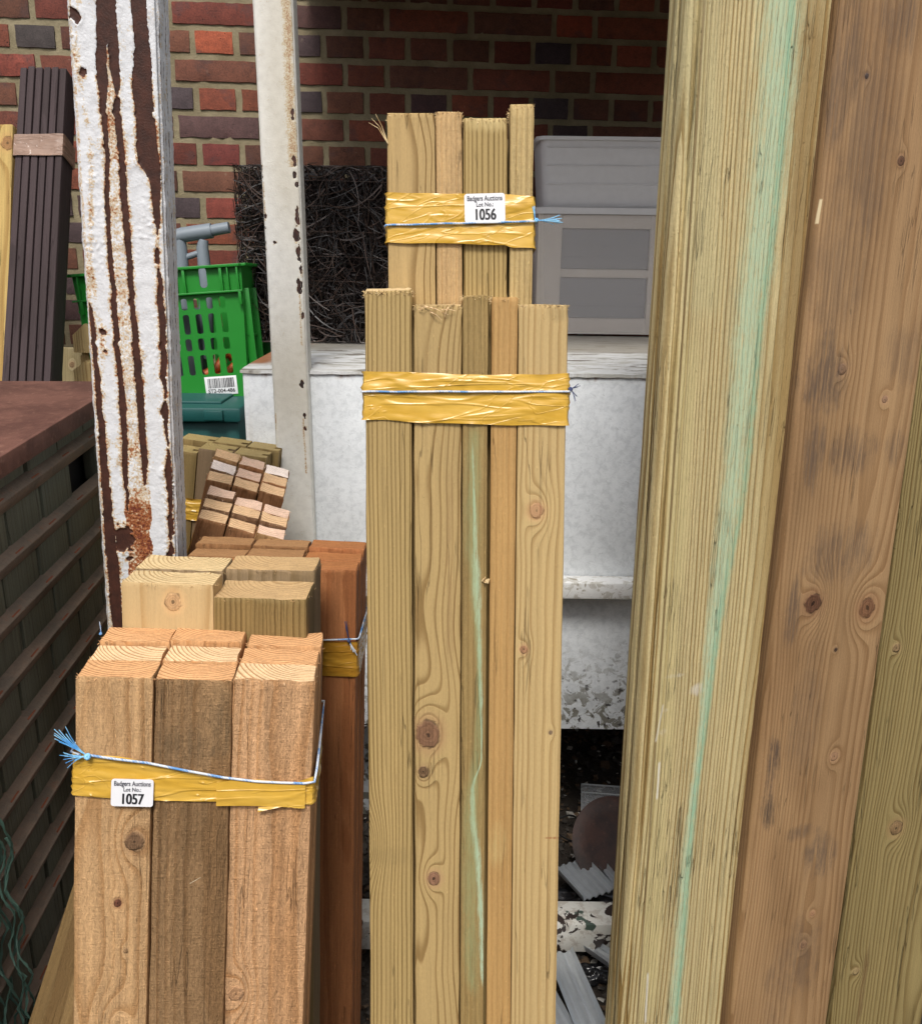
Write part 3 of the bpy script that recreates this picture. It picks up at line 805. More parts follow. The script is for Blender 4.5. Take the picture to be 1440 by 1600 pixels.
def tank():
    e = empty('steel_tank', Matrix.Translation((.15, 2.1, 0)), 'large pale grey steel tank with flaking top and mossy lower side', 'tank')
    xl = PY(378, 580, 1.70).x; I = Matrix.Identity(4); xr = 1.45
    zl0, zl1 = PY(920, 937, 1.655).z, PY(920, 911, 1.655).z
    zb = PY(920, 1139, 1.715).z
    V, F = [], []
    mb = MB(); mb.box((xl, 1.70, zl1 - .01), (xr, 2.42, ZT - .004), .004); mb.build('tank_body', TANKM, e, I)
    mb = MB(); mb.box((xl, 1.712, zb), (xr, 2.40, zl0 + .002), .003); mb.build('tank_base', TANKM, e, I)
    mb = MB(); mb.box((xl - .004, 1.655, zl0), (xr + .004, 1.699, zl1), .004)
    mb.build('ledge', LEDGE, e, I)
    # top sheet with a slightly uneven edge
    nx, ny = 120, 30; V = []; F = []
    for j in range(ny + 1):
        for i in range(nx + 1):
            x = xl - .003 + (xr + .006 - xl) * i / nx; y = 1.696 + .73 * j / ny
            h = noise.noise(Vector((x * 8, y * 8, 0))) * .0015 + (noise.noise(Vector((x * 50, 0, 0))) * .0016 - .001 if j == 0 else 0)
            V.append((x, y, ZT + h))
    k = len(V)
    for i in range(nx + 1): V.append((V[i][0], V[i][1], ZT - .007 + noise.noise(Vector((V[i][0] * 60, 2, 0))) * .002))
    for j in range(ny):
        for i in range(nx): p = j * (nx + 1) + i; F.append((p, p + 1, p + nx + 2, p + nx + 1))
    for i in range(nx): F.append((k + i, k + i + 1, i + 1, i))
    obj('tank_top', V, F, TANKTOP, e, I, 40)
    for x in (xl + .15, xr - .15):
        for y in (1.95, 2.25):
            mb = MB(); mb.box((x - .05, y - .05, -.01), (x + .05, y + .05, zb + .01), .004); mb.build('leg', TANKM, e, I)
tank()

# ================================================================== RIGHT HAND BOARDS
def right_boards():
    # board A
    zt, zb = .965, 1.365
    F = Frame((1094, 0), zt, (1299, 0), zt + .045, (979, 1600), zb)
    W = F.W
    T = F.at(1100, -60)[1] + .55
    L = F.L + T
    A = lambda px, py: (F.at(px, py)[0] - W / 2, F.at(px, py)[1] - T)
    def st(x0, y0, x1, y1, hw, c, a):
        a0, a1 = A(x0, y0), A(x1, y1); return (a0[0], a0[1], a1[0], a1[1], hw, c, a)
    GR = (.25, .47, .30); GR2 = (.52, .62, .42)
    streaks = [
               st(1090, -80, 1100, 500, .03, (.55, .50, .27), .35), st(1075, 500, 1010, 1600, .02, (.62, .52, .25), .5),
               st(1275, -80, 1180, 1640, .028, (.28, .17, .06), .75), st(1230, 500, 1150, 1640, .03, (.36, .24, .09), .6), st(1106, -80, 992, 1640, .0022, (.16, .10, .04), .7), st(1117, -80, 1003, 1640, .001, (.20, .13, .05), .6),
               st(1030, 1190, 1026, 1250, .002, (.75, .72, .62), .8), st(1036, 1100, 1024, 1160, .0018, (.75, .72, .62), .5), st(1012, 1520, 1008, 1600, .002, (.75, .72, .62), .8)]
    marks = [(*A(1088, 1078), .013, .010, (.66, .60, .48), .9), (*A(1055, 1056), .015, .004, (.66, .60, .48), .8), (*A(1040, 1110), .006, .004, (.7, .62, .5), .9), (*A(1035, 1143), .006, .006, (.7, .62, .5), .9)]
    PL = lambda L_: [(*A(a, b_), c) for (a, b_, c) in L_]
    poly = [(PL([(1245, -600, .022), (1222, -80, .030), (1212, 150, .029), (1190, 350, .026), (1168, 520, .023), (1150, 700, .019), (1128, 880, .016), (1112, 1000, .013), (1095, 1150, .008), (1072, 1350, .010), (1060, 1500, .012), (1048, 1640, .012)]), (.47, .61, .41), .85, 25),
            (PL([(1240, -80, .005), (1226, 150, .006), (1208, 350, .006), (1186, 520, .006), (1170, 700, .006), (1140, 880, .006), (1122, 980, .006), (1100, 1150, .005), (1080, 1300, .005), (1064, 1500, .005), (1052, 1640, .005)]), (.24, .47, .31), .6, 60)]
    mA = wood('reeded_pale_timber', (.66, .565, .31), (.36, .255, .105), .95, 205, (.22, .20), .05, 1.6, .0025, knots=(), marks=marks, streaks=streaks, poly=poly, blotch=.16, fib=.3, sharp=.4, bump=1.2, sawn=.12)
    e = empty('gate_post', base_M(F, W, .08), 'tall ribbed pale timber post with a turquoise green streak down its face', 'post', 'tall timbers on the right')
    sec = [(W / 2, .0), (W / 2, .050), (-W / 2 - .008, .050), (-W / 2 - .010, .040), (-W / 2 - .0095, .030), (-W / 2 - .002, .0285), (-W / 2 - .002, .0250), (-W / 2 - .0095, .0235), (-W / 2 - .0115, .018), (-W / 2 - .0115, .011), (-W / 2 - .0095, .005), (-W / 2 - .007, .0025), (-W / 2 - .0035, .002), (-W / 2 - .0015, .0065), (-W / 2 + .0015, .0065), (-W / 2 + .002, .001)]
    sec2 = [(p[0], p[1]) for p in sec]
    n = int(W / .01)
    sec2 += [(-W / 2 + .004 + (W - .006) * i / n, .0 + .0) for i in range(n + 1)]
    board(F, e, W / 2, 0, T, sec2, L, [mA, wood_end_y], 'shaft', .0005)
    # board B
    F2 = Frame((1303, 0), zt + .050, (1303 + 205, 0), zt + .095, (1136, 1600), zb + .045)
    W2 = F2.W; T2 = F2.at(1320, -60)[1] + .5
    A = lambda px, py: (F2.at(px, py)[0] - W2 / 2, F2.at(px, py)[1] - T2)
    def st2(x0, y0, x1, y1, hw, c, a):
        a0, a1 = A(x0, y0), A(x1, y1); return (a0[0], a0[1], a1[0], a1[1], hw, c, a)
    GS = (.085, .062, .05)
    marks = [(*A(1310, 120), .025, .10, GS, .55), (*A(1345, 300), .02, .09, GS, .5), (*A(1280, 580), .035, .07, GS, .75), (*A(1320, 710), .045, .035, GS, .6), (*A(1265, 700), .02, .06, GS, .7), (*A(1290, 880), .05, .03, GS, .55),
             (*A(1230, 960), .012, .06, GS, .7), (*A(1200, 1200), .012, .06, (.06, .045, .04), .8), (*A(1193, 1270), .016, .03, (.05, .04, .035), .85), (*A(1275, 1340), .032, .045, GS, .75), (*A(1245, 1300), .03, .015, GS, .6), (*A(1240, 1500), .04, .09, GS, .5), (*A(1395, 30), .03, .04, GS, .6), (*A(1390, 700), .02, .03, GS, .5), (*A(1340, 230), .05, .16, GS, .45), (*A(1300, 430), .05, .10, GS, .35), (*A(1310, 860), .06, .05, GS, .6), (*A(1400, 560), .03, .05, GS, .4), (*A(1250, 1120), .03, .12, GS, .3), (*A(1210, 1540), .03, .10, GS, .4)]
    knots = [(*A(1262, 943), .0125, (.085, .040, .022), 1), (*A(1347, 950), .0125, (.13, .062, .032), .9), (*A(1399, 251), .0045, (.10, .05, .028), 1), (*A(1345, 118), .0028, (.05, .035, .03), 1), (*A(1307, 577), .006, (.17, .10, .06), .7), (*A(1374, 624), .004, (.22, .13, .08), .8), (*A(1296, 1182), .006, (.24, .14, .08), .7),
             (*A(1298, 1015), .0025, (.05, .03, .02), 1), (*A(1262, 1428), .004, (.24, .13, .07), .7), (*A(1248, 1477), .005, (.2, .11, .06), .7)]
    mB = wood('smooth_brown_timber', (.40, .260, .135), (.26, .155, .08), .6, 260, (.03, .10), .05, 1.6, .003, knots=knots, marks=marks, blotch=.3, fib=.22, sharp=.3, bump=.5, rough=.6, tone=((.62, .56, .52), .75),
              streaks=[st2(1276, 310, 1270, 350, .0018, (.75, .62, .38), .9), st2(1300, -80, 1128, 1640, .0035, (.42, .25, .13), .6)])
    e = empty('timber_board', base_M(F2, W2, .045), 'brown smooth board with grey stains and two large round knots side by side', 'board', 'tall timbers on the right')
    sec = [(W2 / 2, .001), (W2 / 2, .045), (-W2 / 2, .045), (-W2 / 2, .010), (-W2 / 2 + .001, .006), (-W2 / 2 + .004, .0025), (-W2 / 2 + .012, .0005)] + [(-W2 / 2 + .015 + (W2 - .017) * i / 12, 0) for i in range(13)]
    board(F2, e, W2 / 2 + .006, -.002, T2, sec, F2.L + T2, [mB, wood_end_y], 'plank', .0004)
    # board C
    F3 = Frame((1513, 0), zt + .125, (1513 + 175, 0), zt + .16, (1296, 1600), zb + .115)
    W3 = .180; T3 = F3.at(1500, -60)[1] + .45
    A = lambda px, py: (F3.at(px, py, .012)[0] - W3 / 2 - .011, F3.at(px, py, .012)[1] - T3)
    knots = [(*A(1400, 1294), .011, (.17, .105, .05), .9), (*A(1400, 1013), .006, (.17, .11, .055), .8), (*A(1397, 812), .004, (.18, .12, .06), .8), (*A(1337, 1518), .006, (.2, .14, .07), .5)]
    mC = wood('olive_grained_timber', (.30, .24, .105), (.18, .13, .052), .8, 210, (.06, .06), .045, .8, .003, knots=knots, blotch=.2, fib=.2, sharp=.3, bump=1., marks=[(*A(1345, 1560), .006, .12, (.13, .07, .03), .7)])
    e = empty('timber_board', base_M(F3, W3, .045), 'olive treated board at the right edge with a pale ringed knot', 'board', 'tall timbers on the right')
    board(F3, e, W3 / 2 + .011, .012, T3, rect_section(W3, .045, .003), F3.L + T3, [mC, wood_end_g], 'plank', .0004)
right_boards()

# ================================================================== CENTRE BUNDLES
def centre_bundle():
    zt = .92
    F = Frame((569, 500), zt, (887, 500), zt, (578, 1600), 1.008)
    F.L = F.L
    e = empty('timber_bundle', base_M(F, F.W, .04), 'bundle of five pale olive boards with one yellow tape band and no label', 'timber bundle', 'taped timber bundles')
    sp = [  # px left, px right, row, top py, thickness, material, y offset
        (569, 643, 454, 'a'), (646, 722, 476, 'b'), (723, 763, 461, 'c'), (768, 809, 464, 'd'), (810, 887, 475, 'e')]
    mats = {}
    for (l, r_, tp, k) in sp:
        xl, xr = F.at(l, 500)[0], F.at(r_, 500)[0]; w_ = xr - xl; zt_ = F.at((l + r_) / 2, tp)[1]; xc = (xl + xr) / 2
        A = lambda px, py: (F.at(px, py)[0] - xc, F.at(px, py)[1] - zt_)
        if k == 'a':
            m = wood('striped_olive_board', G_BASE, (.20, .14, .05), .8, 280, (.085, .07), .012, .5, .0015, knots=[(*A(560, 1318), .010, (.26, .19, .08), .15)], blotch=.12, fib=.2, sharp=.58, seed=1, marks=[(*A(607, 1338), .05, .012, (.24, .17, .07), .35)])
        elif k == 'b':
            kn = [(*A(668, 1148), .0130, (.15, .078, .042), 1), (*A(661, 1207), .0055, (.12, .07, .035), 1), (*A(678, 1374), .0065, (.18, .095, .055), 1)]
            m = wood('knotty_board', (.46, .335, .15), (.20, .12, .04), .62, 240, (-.018, .034), .048, .34, .003, knots=kn, blotch=.14, fib=.2, sharp=.6, seed=2.4, marks=[(*A(703, 900), .006, .12, (.24, .14, .06), .45)])
        elif k == 'c':
            s = lambda x0, y0, x1, y1, hw, c, a: (*A(x0, y0), *A(x1, y1), hw, c, a)
            GG = (.34, .50, .30)
            m = wood('green_marked_batten', (.33, .235, .095), (.20, .13, .045), .35, 240, (.1, .05), .01, .6, .001, blotch=.3, fib=.25, sawn=.22, seed=3,
                     poly=[([(*A(a, b_), c_ * .72) for (a, b_, c_) in [(738, 690, .0012), (740, 760, .0022), (742, 850, .0035), (744, 912, .0060), (748, 1000, .0036), (751, 1100, .0030), (752, 1180, .0012), (738, 1240, .0035), (744, 1320, .0052), (750, 1400, .0045), (752, 1480, .0040), (754, 1545, .0008)]], (.44, .58, .40), .85, 45),
                           ([(*A(a, b_), c_) for (a, b_, c_) in [(745, 660, .004), (738, 780, .009), (740, 900, .006), (748, 1100, .004), (735, 1300, .010), (735, 1480, .008), (745, 1560, .002)]], (.27, .33, .16), .45, 18)])
        elif k == 'd':
            m = wood('orange_batten', (.47, .295, .115), (.36, .20, .07), .4, 300, (.06, .08), .01, .8, .001, blotch=.18, fib=.22, sawn=.15, seed=4, marks=[(*A(775, 1320), .012, .03, (.55, .45, .2), .4)])
        else:
            m = wood('pale_board', (.54, .40, .19), (.36, .245, .11), .65, 280, (.05, .08), .012, .9, .0012, knots=[(*A(838, 798), .0070, (.28, .14, .075), .6), (*A(818, 1015), .0038, (.26, .13, .07), .8), (*A(860, 1145), .002, (.15, .1, .06), 1)], blotch=.12, fib=.16, sharp=.4, seed=5,
                     marks=[(*A(875, 490), .02, .010, (.25, .18, .08), .5), (*A(866, 1310), .011, .0015, (.28, .10, .04), .9)])
        t = .022 if k in 'abe' else .045
        board(F, e, xc, {'a': .0, 'b': .0015, 'c': .0, 'd': .0008, 'e': .0005}[k], zt_, rect_section(w_ - .0002, t, .0028 if k in 'ab' else .0014), F.L + zt_, [m, wood_end_y], 'board', .0006, fuzz={'a': 160, 'b': 90, 'c': 50, 'd': 50, 'e': 70}[k], seed=ord(k) - 96, skew={'a': .03, 'e': -.0}.get(k, 0), ysk={'a': .22, 'b': .1}.get(k, 0))
    kx, kz = F.at(758, 906); mb = MB(); rr = random.Random(2)
    for i in range(14):
        p = Vector((kx + rr.uniform(-.0025, .003), -.002 - rr.random() * .003, kz + rr.uniform(-.0025, .0025)))
        mb.tube([p, p + Vector((rr.uniform(-.003, .003), -.001, rr.uniform(-.003, .003)))], .0013, 5, 0, .0005)
    mb.build('knot_stub', wood_end_y, e, F.M)
    mb = MB()
    for (x0_, y0_, x1_, y1_) in ((664, 478, 700, 492), (690, 484, 712, 486), (672, 487, 690, 500), (700, 480, 694, 497), (655, 484, 668, 480)):
        a_, b_ = F.at(x0_, y0_), F.at(x1_, y1_); mb.tube([(a_[0], -.001, a_[1]), ((a_[0] + b_[0]) / 2, -.005, (a_[1] + b_[1]) / 2 + .001), (b_[0], -.002, b_[1])], .0006, 4, 0, .0003)
    mb.build('shaving', wood_end_o2, e, F.M)
    # back layer, mostly hidden, so that the bundle is two boards deep
    for i in range(3):
        board(F, e, F.W * (i + .5) / 3, .0465, F.at(700, 520)[1] - .02 * i, rect_section(F.W / 3 - .003, .02), F.L - .03, [olive, wood_end_g], 'board', seed=20 + i)
    pts = []
    for px, a, b_ in ((569, 580, 656), (640, 581, 659), (720, 585, 662), (800, 586, 664), (887, 583, 665)):
        pts.append((F.at(px, a)[0], F.at(px, a)[1], F.at(px, b_)[1]))
    band(F, e, -.0005, F.W + .0005, -.0005, .067, pts, TAPE, seed=1, sag=4)
    cord(F, e, 0, F.W, -.001, .067, F.at(569, 612)[1], F.at(887, 612)[1], r=.0011)
    fray(F, e, (F.W + .0035, -.001, F.at(887, 608)[1]), [((1, 0, .5), .009), ((.8, -.3, -.9), .011)], NAVY, 4, .0005, .2, seed=3)
    return F
FC = centre_bundle()

def bundle_1056():
    # parallel to the centre bundle, further back
    zt = .933
    O = PZ(606, 325, zt); M = FC.M.copy(); M.translation = O
    # extra small rotation so that its edges follow the photograph
    F = frame_m(M @ Matrix.Rotation(R(-.3), 4, 'Y')); F.L = O.z / F.u.z
    F.W = F.at(832, 325)[0]
    e = empty('timber_bundle', base_M(F, F.W, .045), 'tallest taped bundle of four pale boards carrying lot label 1056', 'timber bundle', 'taped timber bundles')
    for (l, r_, tp, k) in ((605, 680, 176, 'a'), (681, 722, 174, 'b'), (723, 793, 182, 'c'), (796, 833, 163, 'd')):
        xl, xr = F.at(l, 325)[0], F.at(r_, 325)[0]; w_ = xr - xl; zt_ = F.at((l + r_) / 2, tp)[1]; xc = (xl + xr) / 2
        if k == 'a': m = wood('wide_wavy_board', (.47, .335, .15), (.22, .135, .045), .9, 110, (-.05, .03), .07, .28, .002, blotch=.15, fib=.2, sharp=.68, seed=11)
        elif k == 'b': m = wood('rough_batten', (.56, .385, .19), (.40, .24, .10), .4, 220, (.1, .05), .01, .8, blotch=.15, sawn=.35, seed=12)
        elif k == 'c': m = wood('close_striped_board', (.42, .31, .13), (.17, .115, .035), .95, 300, (.085, .085), .008, .8, .001, blotch=.1, fib=.2, sharp=.5, seed=13, marks=[(0, -.004, .03, .012, (.56, .43, .2), .9)])
        else: m = wood('rough_olive_batten', (.50, .38, .18), (.32, .22, .085), .45, 240, (.1, .05), .01, .8, blotch=.15, sawn=.25, seed=14)
        t = .022 if k in 'ac' else .045
        board(F, e, xc, {'a': 0, 'b': .001, 'c': .004, 'd': .0}[k], zt_, rect_section(w_ - .0006, t, .0016), F.L + zt_, [m, wood_end_y], 'board', .0008 if k in 'bd' else .0005, fuzz={'a': 25, 'b': 60, 'c': 60, 'd': 40}[k], seed=ord(k) - 60)
    for i in range(2):
        board(F, e, F.W * (i + .5) / 2, .047, F.at(700, 190)[1] - .004 * i, rect_section(F.W / 2 - .003, .02), F.L - .03, [olive, wood_end_y], 'board', seed=30 + i)
    # loose splinters at the top left
    mb = MB(); a, c = F.at(606, 205)
    for (dx, dz) in ((-.016, .012), (-.019, .008), (-.012, .016)):
        mb.tube([(a, -.001, c - .012), (a + dx * .5, -.003, c + dz * .3), (a + dx, -.002, c + dz)], .0006, 4, 0, .0002)
    mb.build('splinter', wood_end_y, e, F.M)
    pts = []
    for px, t_, b_ in ((606, 301, 379), (700, 303, 381), (788, 305, 383), (800, 305, 388), (834, 306, 388)):
        pts.append((F.at(px, t_)[0], F.at(px, t_)[1], F.at(px, b_)[1]))
    band(F, e, -.0005, F.W + .0005, -.0005, .068, pts, TAPE, seed=2, sag=3)
    cord(F, e, 0, F.W, -.001, .068, F.at(606, 353)[1], F.at(833, 347)[1], r=.0011)
    fray(F, e, (F.W + .0035, -.003, F.at(834, 345)[1]), [((1, 0, .0), .023)], FRAY, 22, .0006, .10, seed=5, curl=.15)
    fray(F, e, (F.W + .0025, -.003, F.at(834, 345)[1]), [((-.15, 0, 1), .014)], FRAY, 6, .0005, .06, seed=6, curl=0, knot=0)
    lot_label(F, e, 757, 326, 63, 45, '1056', 1.5)
bundle_1056()

# ================================================================== 1057 BUNDLE
def bundle_1057():
    F = Frame((118, 1057), .880, (493, 1049), .902, (113, 1600), .914)
    W = F.W
    e = empty('timber_bundle', base_M(F, W, .11), 'nearest bundle of nine orange brown battens carrying lot label 1057', 'timber bundle', 'taped timber bundles')
    D = .036; ws = W / 3
    edges = [118, 240, 364, 493]
    T3 = [(0, 0, 0), (.004, .0035, .0015), (.013, .014, .010)]
    rows = []
    for row in range(3):
        for c in range(3):
            xl, xr = F.at(edges[c], 1056)[0], F.at(edges[c + 1], 1056)[0]; w_ = xr - xl - .0012; xc = (xl + xr) / 2
            zt = [[0, -.001, .0005], [.006, .007, .0065], [.0165, .0185, .0155]][row][c]
            A = lambda px, py: (F.at(px, py)[0] - xc, F.at(px, py)[1] - zt)
            if row == 0 and c == 0:
                m = wood('knotty_orange_batten', (.64, .41, .21), (.45, .25, .11), .65, 190, (-.02, .06), .03, .5, .002, knots=[(*A(211, 1315), .0085, (.15, .085, .045), .95), (*A(184, 1412), .0035, (.13, .05, .03), 1), (*A(197, 1486), .0025, (.2, .12, .06), .8), (*A(185, 1600), .009, (.42, .26, .13), .4)], blotch=.18, sawn=.4, seed=21, rough=.8, bump=.9)
            elif row == 0 and c == 1:
                m = wood('greyed_brown_batten', (.40, .25, .125), (.26, .145, .065), .55, 190, (.03, .09), .02, .9, blotch=.4, sawn=.5, seed=22, rough=.85, bump=1.0, marks=[(*A(285, 1165), .028, .03, (.13, .09, .05), .55), (*A(345, 1130), .018, .04, (.14, .10, .055), .55), (*A(310, 1290), .06, .05, (.17, .10, .045), .5), (*A(330, 1450), .05, .16, (.19, .11, .05), .35)],
                         streaks=[(*A(296, 1381), *A(313, 1371), .0008, (.8, .66, .45), .9)])
            elif row == 0:
                m = wood('pale_orange_batten', (.76, .46, .245), (.58, .30, .13), .65, 260, (.02, .10), .015, .8, blotch=.16, sawn=.5, seed=23, rough=.85, bump=1.0, knots=[(*A(368, 1553), .007, (.34, .19, .10), .6)])
            else:
                m = wood('orange_batten_behind', (.60, .34, .16), (.42, .20, .08), .6, 200, (.02, .10), .015, .8, blotch=.2, sawn=.2, seed=24, rough=.85) if (row, c) == (1, 0) else bpy.data.materials['orange_batten_behind']
            em = {(0, 0): wood_end_o, (0, 1): wood_end_o, (0, 2): wood_end_o2, (1, 0): wood_end_o2, (1, 1): wood_end_o2, (1, 2): wood_end_o}.get((row, c), wood_end_o)
            board(F, e, xc + rnd.uniform(-.0008, .0008) + (.0035 * row if c == 2 else (-.001 * row)) * .3, row * (D + .0018), zt, rect_section(w_, D, .003 if c == 1 else .0014), F.L + zt, [m, em], 'batten', .0007, fuzz=30 if row == 0 else 18, seed=40 + row * 3 + c, skew=rnd.uniform(-.015, .015), ysk=.17)
    pts = []
    for px, a, b_ in ((114, 1192, 1240), (120, 1176, 1241), (180, 1180, 1246), (240, 1190, 1249), (300, 1203, 1250), (350, 1212, 1252), (400, 1224, 1253), (440, 1228, 1256), (488, 1212, 1256)):
        pts.append((F.at(px, a)[0], F.at(px, a)[1], F.at(px, b_)[1]))
    pts[0] = (-.0008, pts[1][1], pts[1][2])
    band(F, e, -.0008, W + .0012, -.0008, .115, pts, TAPE, seed=4, wr=.002, sag=5, rows=18)
    # loose upper layer of tape and torn tail
    V = []; Fc = []; n = 40
    for j in range(6):
        for i in range(n + 1):
            t = i / n; px = 340 + 138 * t; top = 1218 + 6 * t; bot = 1256 + 4 * t - 2 * math.sin(t * 3)
            x, z0 = F.at(px, top - 6 * math.sin(math.pi * t)); _, z1 = F.at(px, bot)
            V.append((x, -.0058 - .0016 * max(0, noise.noise(Vector((t * 6, j * .8, 3)))), z0 + (z1 - z0) * j / 5))
    for j in range(5):
        for i in range(n): a = j * (n + 1) + i; Fc.append((a, a + n + 1, a + n + 2, a + 1))
    k = len(V); p1, p2, p3 = F.at(405, 1257), F.at(445, 1256), F.at(404, 1264)
    V += [(p1[0], -.0062, p1[1]), (p2[0], -.0062, p2[1]), (p3[0], -.008, p3[1])]; Fc.append((k, k + 2, k + 1))
    obj('tape_tail', V, Fc, TAPE, e, F.M, 60)
    # string, slanting down to the right then up the side
    mb = MB(); c = []
    for px, py in ((140, 1180), (180, 1186), (230, 1192), (290, 1204), (350, 1215), (400, 1221), (440, 1223), (476, 1224)):
        x, z = F.at(px, py, -.006); c.append((x, -.0065, z))
    zr = c[-1][2]
    c += [(W + .003, -.005, zr + .001), (W + .0045, .004, zr + .012), (W + .005, .05, zr + .03), (W + .005, .116, zr + .045), (W * .5, .120, zr + .04), (-.004, .119, c[0][2] + .03), (-.004, .05, c[0][2] + .01), (-.004, .002, c[0][2]), (.006, -.0055, c[0][2])]
    mb.tube(c, .0013, 8); mb.build('string', STRING, e, F.M, 80)
    kx, kz = F.at(138, 1181, -.006)
    fray(F, e, (kx, -.0075, kz), [((-1, -.1, .75), .036)], FRAY, 16, .0005, .10, seed=8, curl=-.1, knot=.003)
    fray(F, e, (kx, -.0075, kz), [((-1, -.1, -.05), .020)], FRAY, 18, .00045, .22, seed=9, curl=.2, knot=0)
    fray(F, e, (-.002, .09, F.at(160, 990, .09)[1] + .0), [((0, -.1, 1), .012)], STRING, 3, .0006, .1, seed=10, curl=0, knot=.0015)
    lot_label(F, e, 209, 1235, 65, 43, '1057', -1, yoff=-.0062)
    return F
F57 = bundle_1057()

# ================================================================== SQUARE POSTS BEHIND 1057
def square_posts():
    cream = wood('cream_post', (.58, .43, .225), (.44, .29, .13), .5, 60, (.01, .05), .04, .5, .003, knots=[(.006 - .0, -.020, .0085, (.36, .22, .11), .85)], blotch=.15, fib=.12, seed=31)
    greeny = wood('green_brown_post', (.27, .19, .075), (.13, .085, .03), .7, 300, (.1, .12), .01, .6, blotch=.35, fib=.25, seed=32)
    oliv = wood('olive_post', (.29, .21, .12), (.16, .11, .045), .6, 180, (.05, .12), .02, .6, blotch=.3, seed=33)
    specs = [((189, 909), (334, 907), .985, cream, wood_end_y, .038, 'squared cream post with a small round knot behind bundle 1057'),
             ((332, 934), (479, 932), .990, greeny, wood_end_g, .058, 'green brown squared post, lower than the cream post beside it'),
             ((210, 888), (348, 889), 1.045, oliv, wood_end_y, .05, 'olive squared post at the back, behind the cream post'),
             ((352, 889), (491, 890), 1.058, oliv, wood_end_g, .05, 'olive squared post at the back, behind the green brown post')]
    for (tl, tr, zc, m, em, D, lab) in specs:
        F = Frame(tl, zc, tr, zc, (tl[0] + .013 * 700, tl[1] + 700), zc * 1.075)
        e = empty('square_post', base_M(F, F.W, D), lab, 'post', 'squared posts behind the 1057 bundle')
        board(F, e, F.W / 2, 0, 0, rect_section(F.W, D, .002), F.L, [m, em], 'shaft', .0006, fuzz=20, seed=50 + len(lab), ysk=.12)
square_posts()

# ================================================================== BROWN BUNDLE
def brown_bundle():
    W = .2265; zt = 1.165
    xr, yr = 558, 886
    xl = xr - W * FPX / zt
    F = Frame((xl, yr - 3), zt, (xr, yr), zt, (551 - W * FPX / 1.34, 1600), 1.34)
    W = F.W
    e = empty('timber_bundle', base_M(F, W, .11), 'red brown batten bundle with yellow tape and navy string behind the olive posts', 'timber bundle', 'taped timber bundles')
    RB = wood('red_brown_batten', (.42, .175, .07), (.27, .095, .036), .45, 170, (.03, .1), .02, .8, blotch=.25, sawn=.2, seed=41, rough=.8)
    RB2 = wood('dull_brown_batten', (.27, .14, .06), (.16, .07, .03), .45, 150, (.03, .1), .02, .8, blotch=.3, sawn=.2, seed=42, rough=.8)
    E1 = wood('end_red_brown', (.46, .20, .075), (.25, .085, .03), .8, 260, (0, .07), .01, .8, end=True, rough=.85)
    E2 = wood('end_dull_brown', (.42, .24, .11), (.22, .10, .045), .8, 260, (0, .07), .01, .8, end=True, rough=.85)
    D = .034
    for row in range(3):
        for c in range(3):
            zt_ = [0, .003, .009][row] + rnd.uniform(-.0015, .0015)
            board(F, e, W * (c + .5) / 3 + row * .001, row * (D + .0015), zt_, rect_section(W / 3 - .0018, D, .0014), F.L, [RB if c == 2 else RB2, [E2, E2, E1][c] if row else E1], 'batten', .0007, fuzz=18, seed=60 + row * 3 + c)
    z0, z1 = F.at(520, 1001)[1], F.at(520, 1056)[1]
    band(F, e, -.0008, W + .0008, -.0008, .107, [(0, z0, z1), (W, z0, z1 + .001)], tape_mat('amber_tape', (.42, .20, .02), (.52, .28, .035)), seed=6, wr=.0022)
    cord(F, e, 0, W, -.002, .107, F.at(497, 1003)[1] - .008, F.at(557, 996)[1], r=.0012)
    kx, kz = F.at(546, 998)
    fray(F, e, (kx, -.006, kz), [((-.18, -.1, 1), .026)], NAVY, 7, .0008, .03, seed=12, curl=0)
    fray(F, e, (kx, -.006, kz), [((.45, -.1, -1), .018)], STRING, 6, .0007, .12, seed=13, curl=0, knot=0)
brown_bundle()

# ================================================================== STAKE BUNDLES
def stakes(tl, tr, bl, zt, zb, dz, lab, cols, seedb, drop, three=(1, 1, 1), D=.030):
    F = Frame(tl, zt, tr, zt + dz, bl, zb)
    W = F.W
    e = empty('stake_bundle', base_M(F, W, D * 3), lab, 'stake bundle', 'small bundles of square stakes')
    rr = random.Random(seedb)
    for row in range(3):
        for c in range(3):
            m, em = cols[rr.randrange(len(cols))]
            board(F, e, W * (c + .5) / 3, row * (D + .0015), drop[row][c], rect_section(W / 3 - .002, D, .0012), F.L, [m, em], 'stake', .0009, fuzz=8, seed=seedb + row * 3 + c, skew=rr.uniform(-.05, .05))
    z = -.16
    band(F, e, -.001, W + .001, -.001, D * 3 + .006, [(0, z, z - .05), (W, z, z - .05)], TAPE, seed=seedb)
    return F
S1 = wood('brown_stake', (.36, .18, .085), (.20, .085, .035), .6, 200, (.01, .04), .01, .6, blotch=.25, sawn=.22, seed=51, rough=.8)
S2 = wood('grey_brown_stake', (.24, .145, .085), (.13, .07, .04), .6, 200, (.01, .04), .01, .6, blotch=.3, sawn=.25, seed=52, rough=.85)
S3 = wood('tan_stake', (.46, .28, .13), (.30, .15, .06), .6, 160, (.01, .04), .01, .6, blotch=.2, sawn=.2, seed=53, rough=.8)
SE1 = wood('end_pinkish', (.78, .58, .46), (.50, .30, .20), .6, 240, (.0, .05), .008, .8, end=True, rough=.85)
SE2 = wood('end_whitened', (.92, .84, .80), (.75, .62, .55), .5, 240, (.02, .05), .008, .8, end=True, rough=.85)
SE3 = wood('end_tan', (.76, .54, .33), (.48, .27, .13), .7, 240, (.0, .05), .008, .8, end=True, rough=.85)
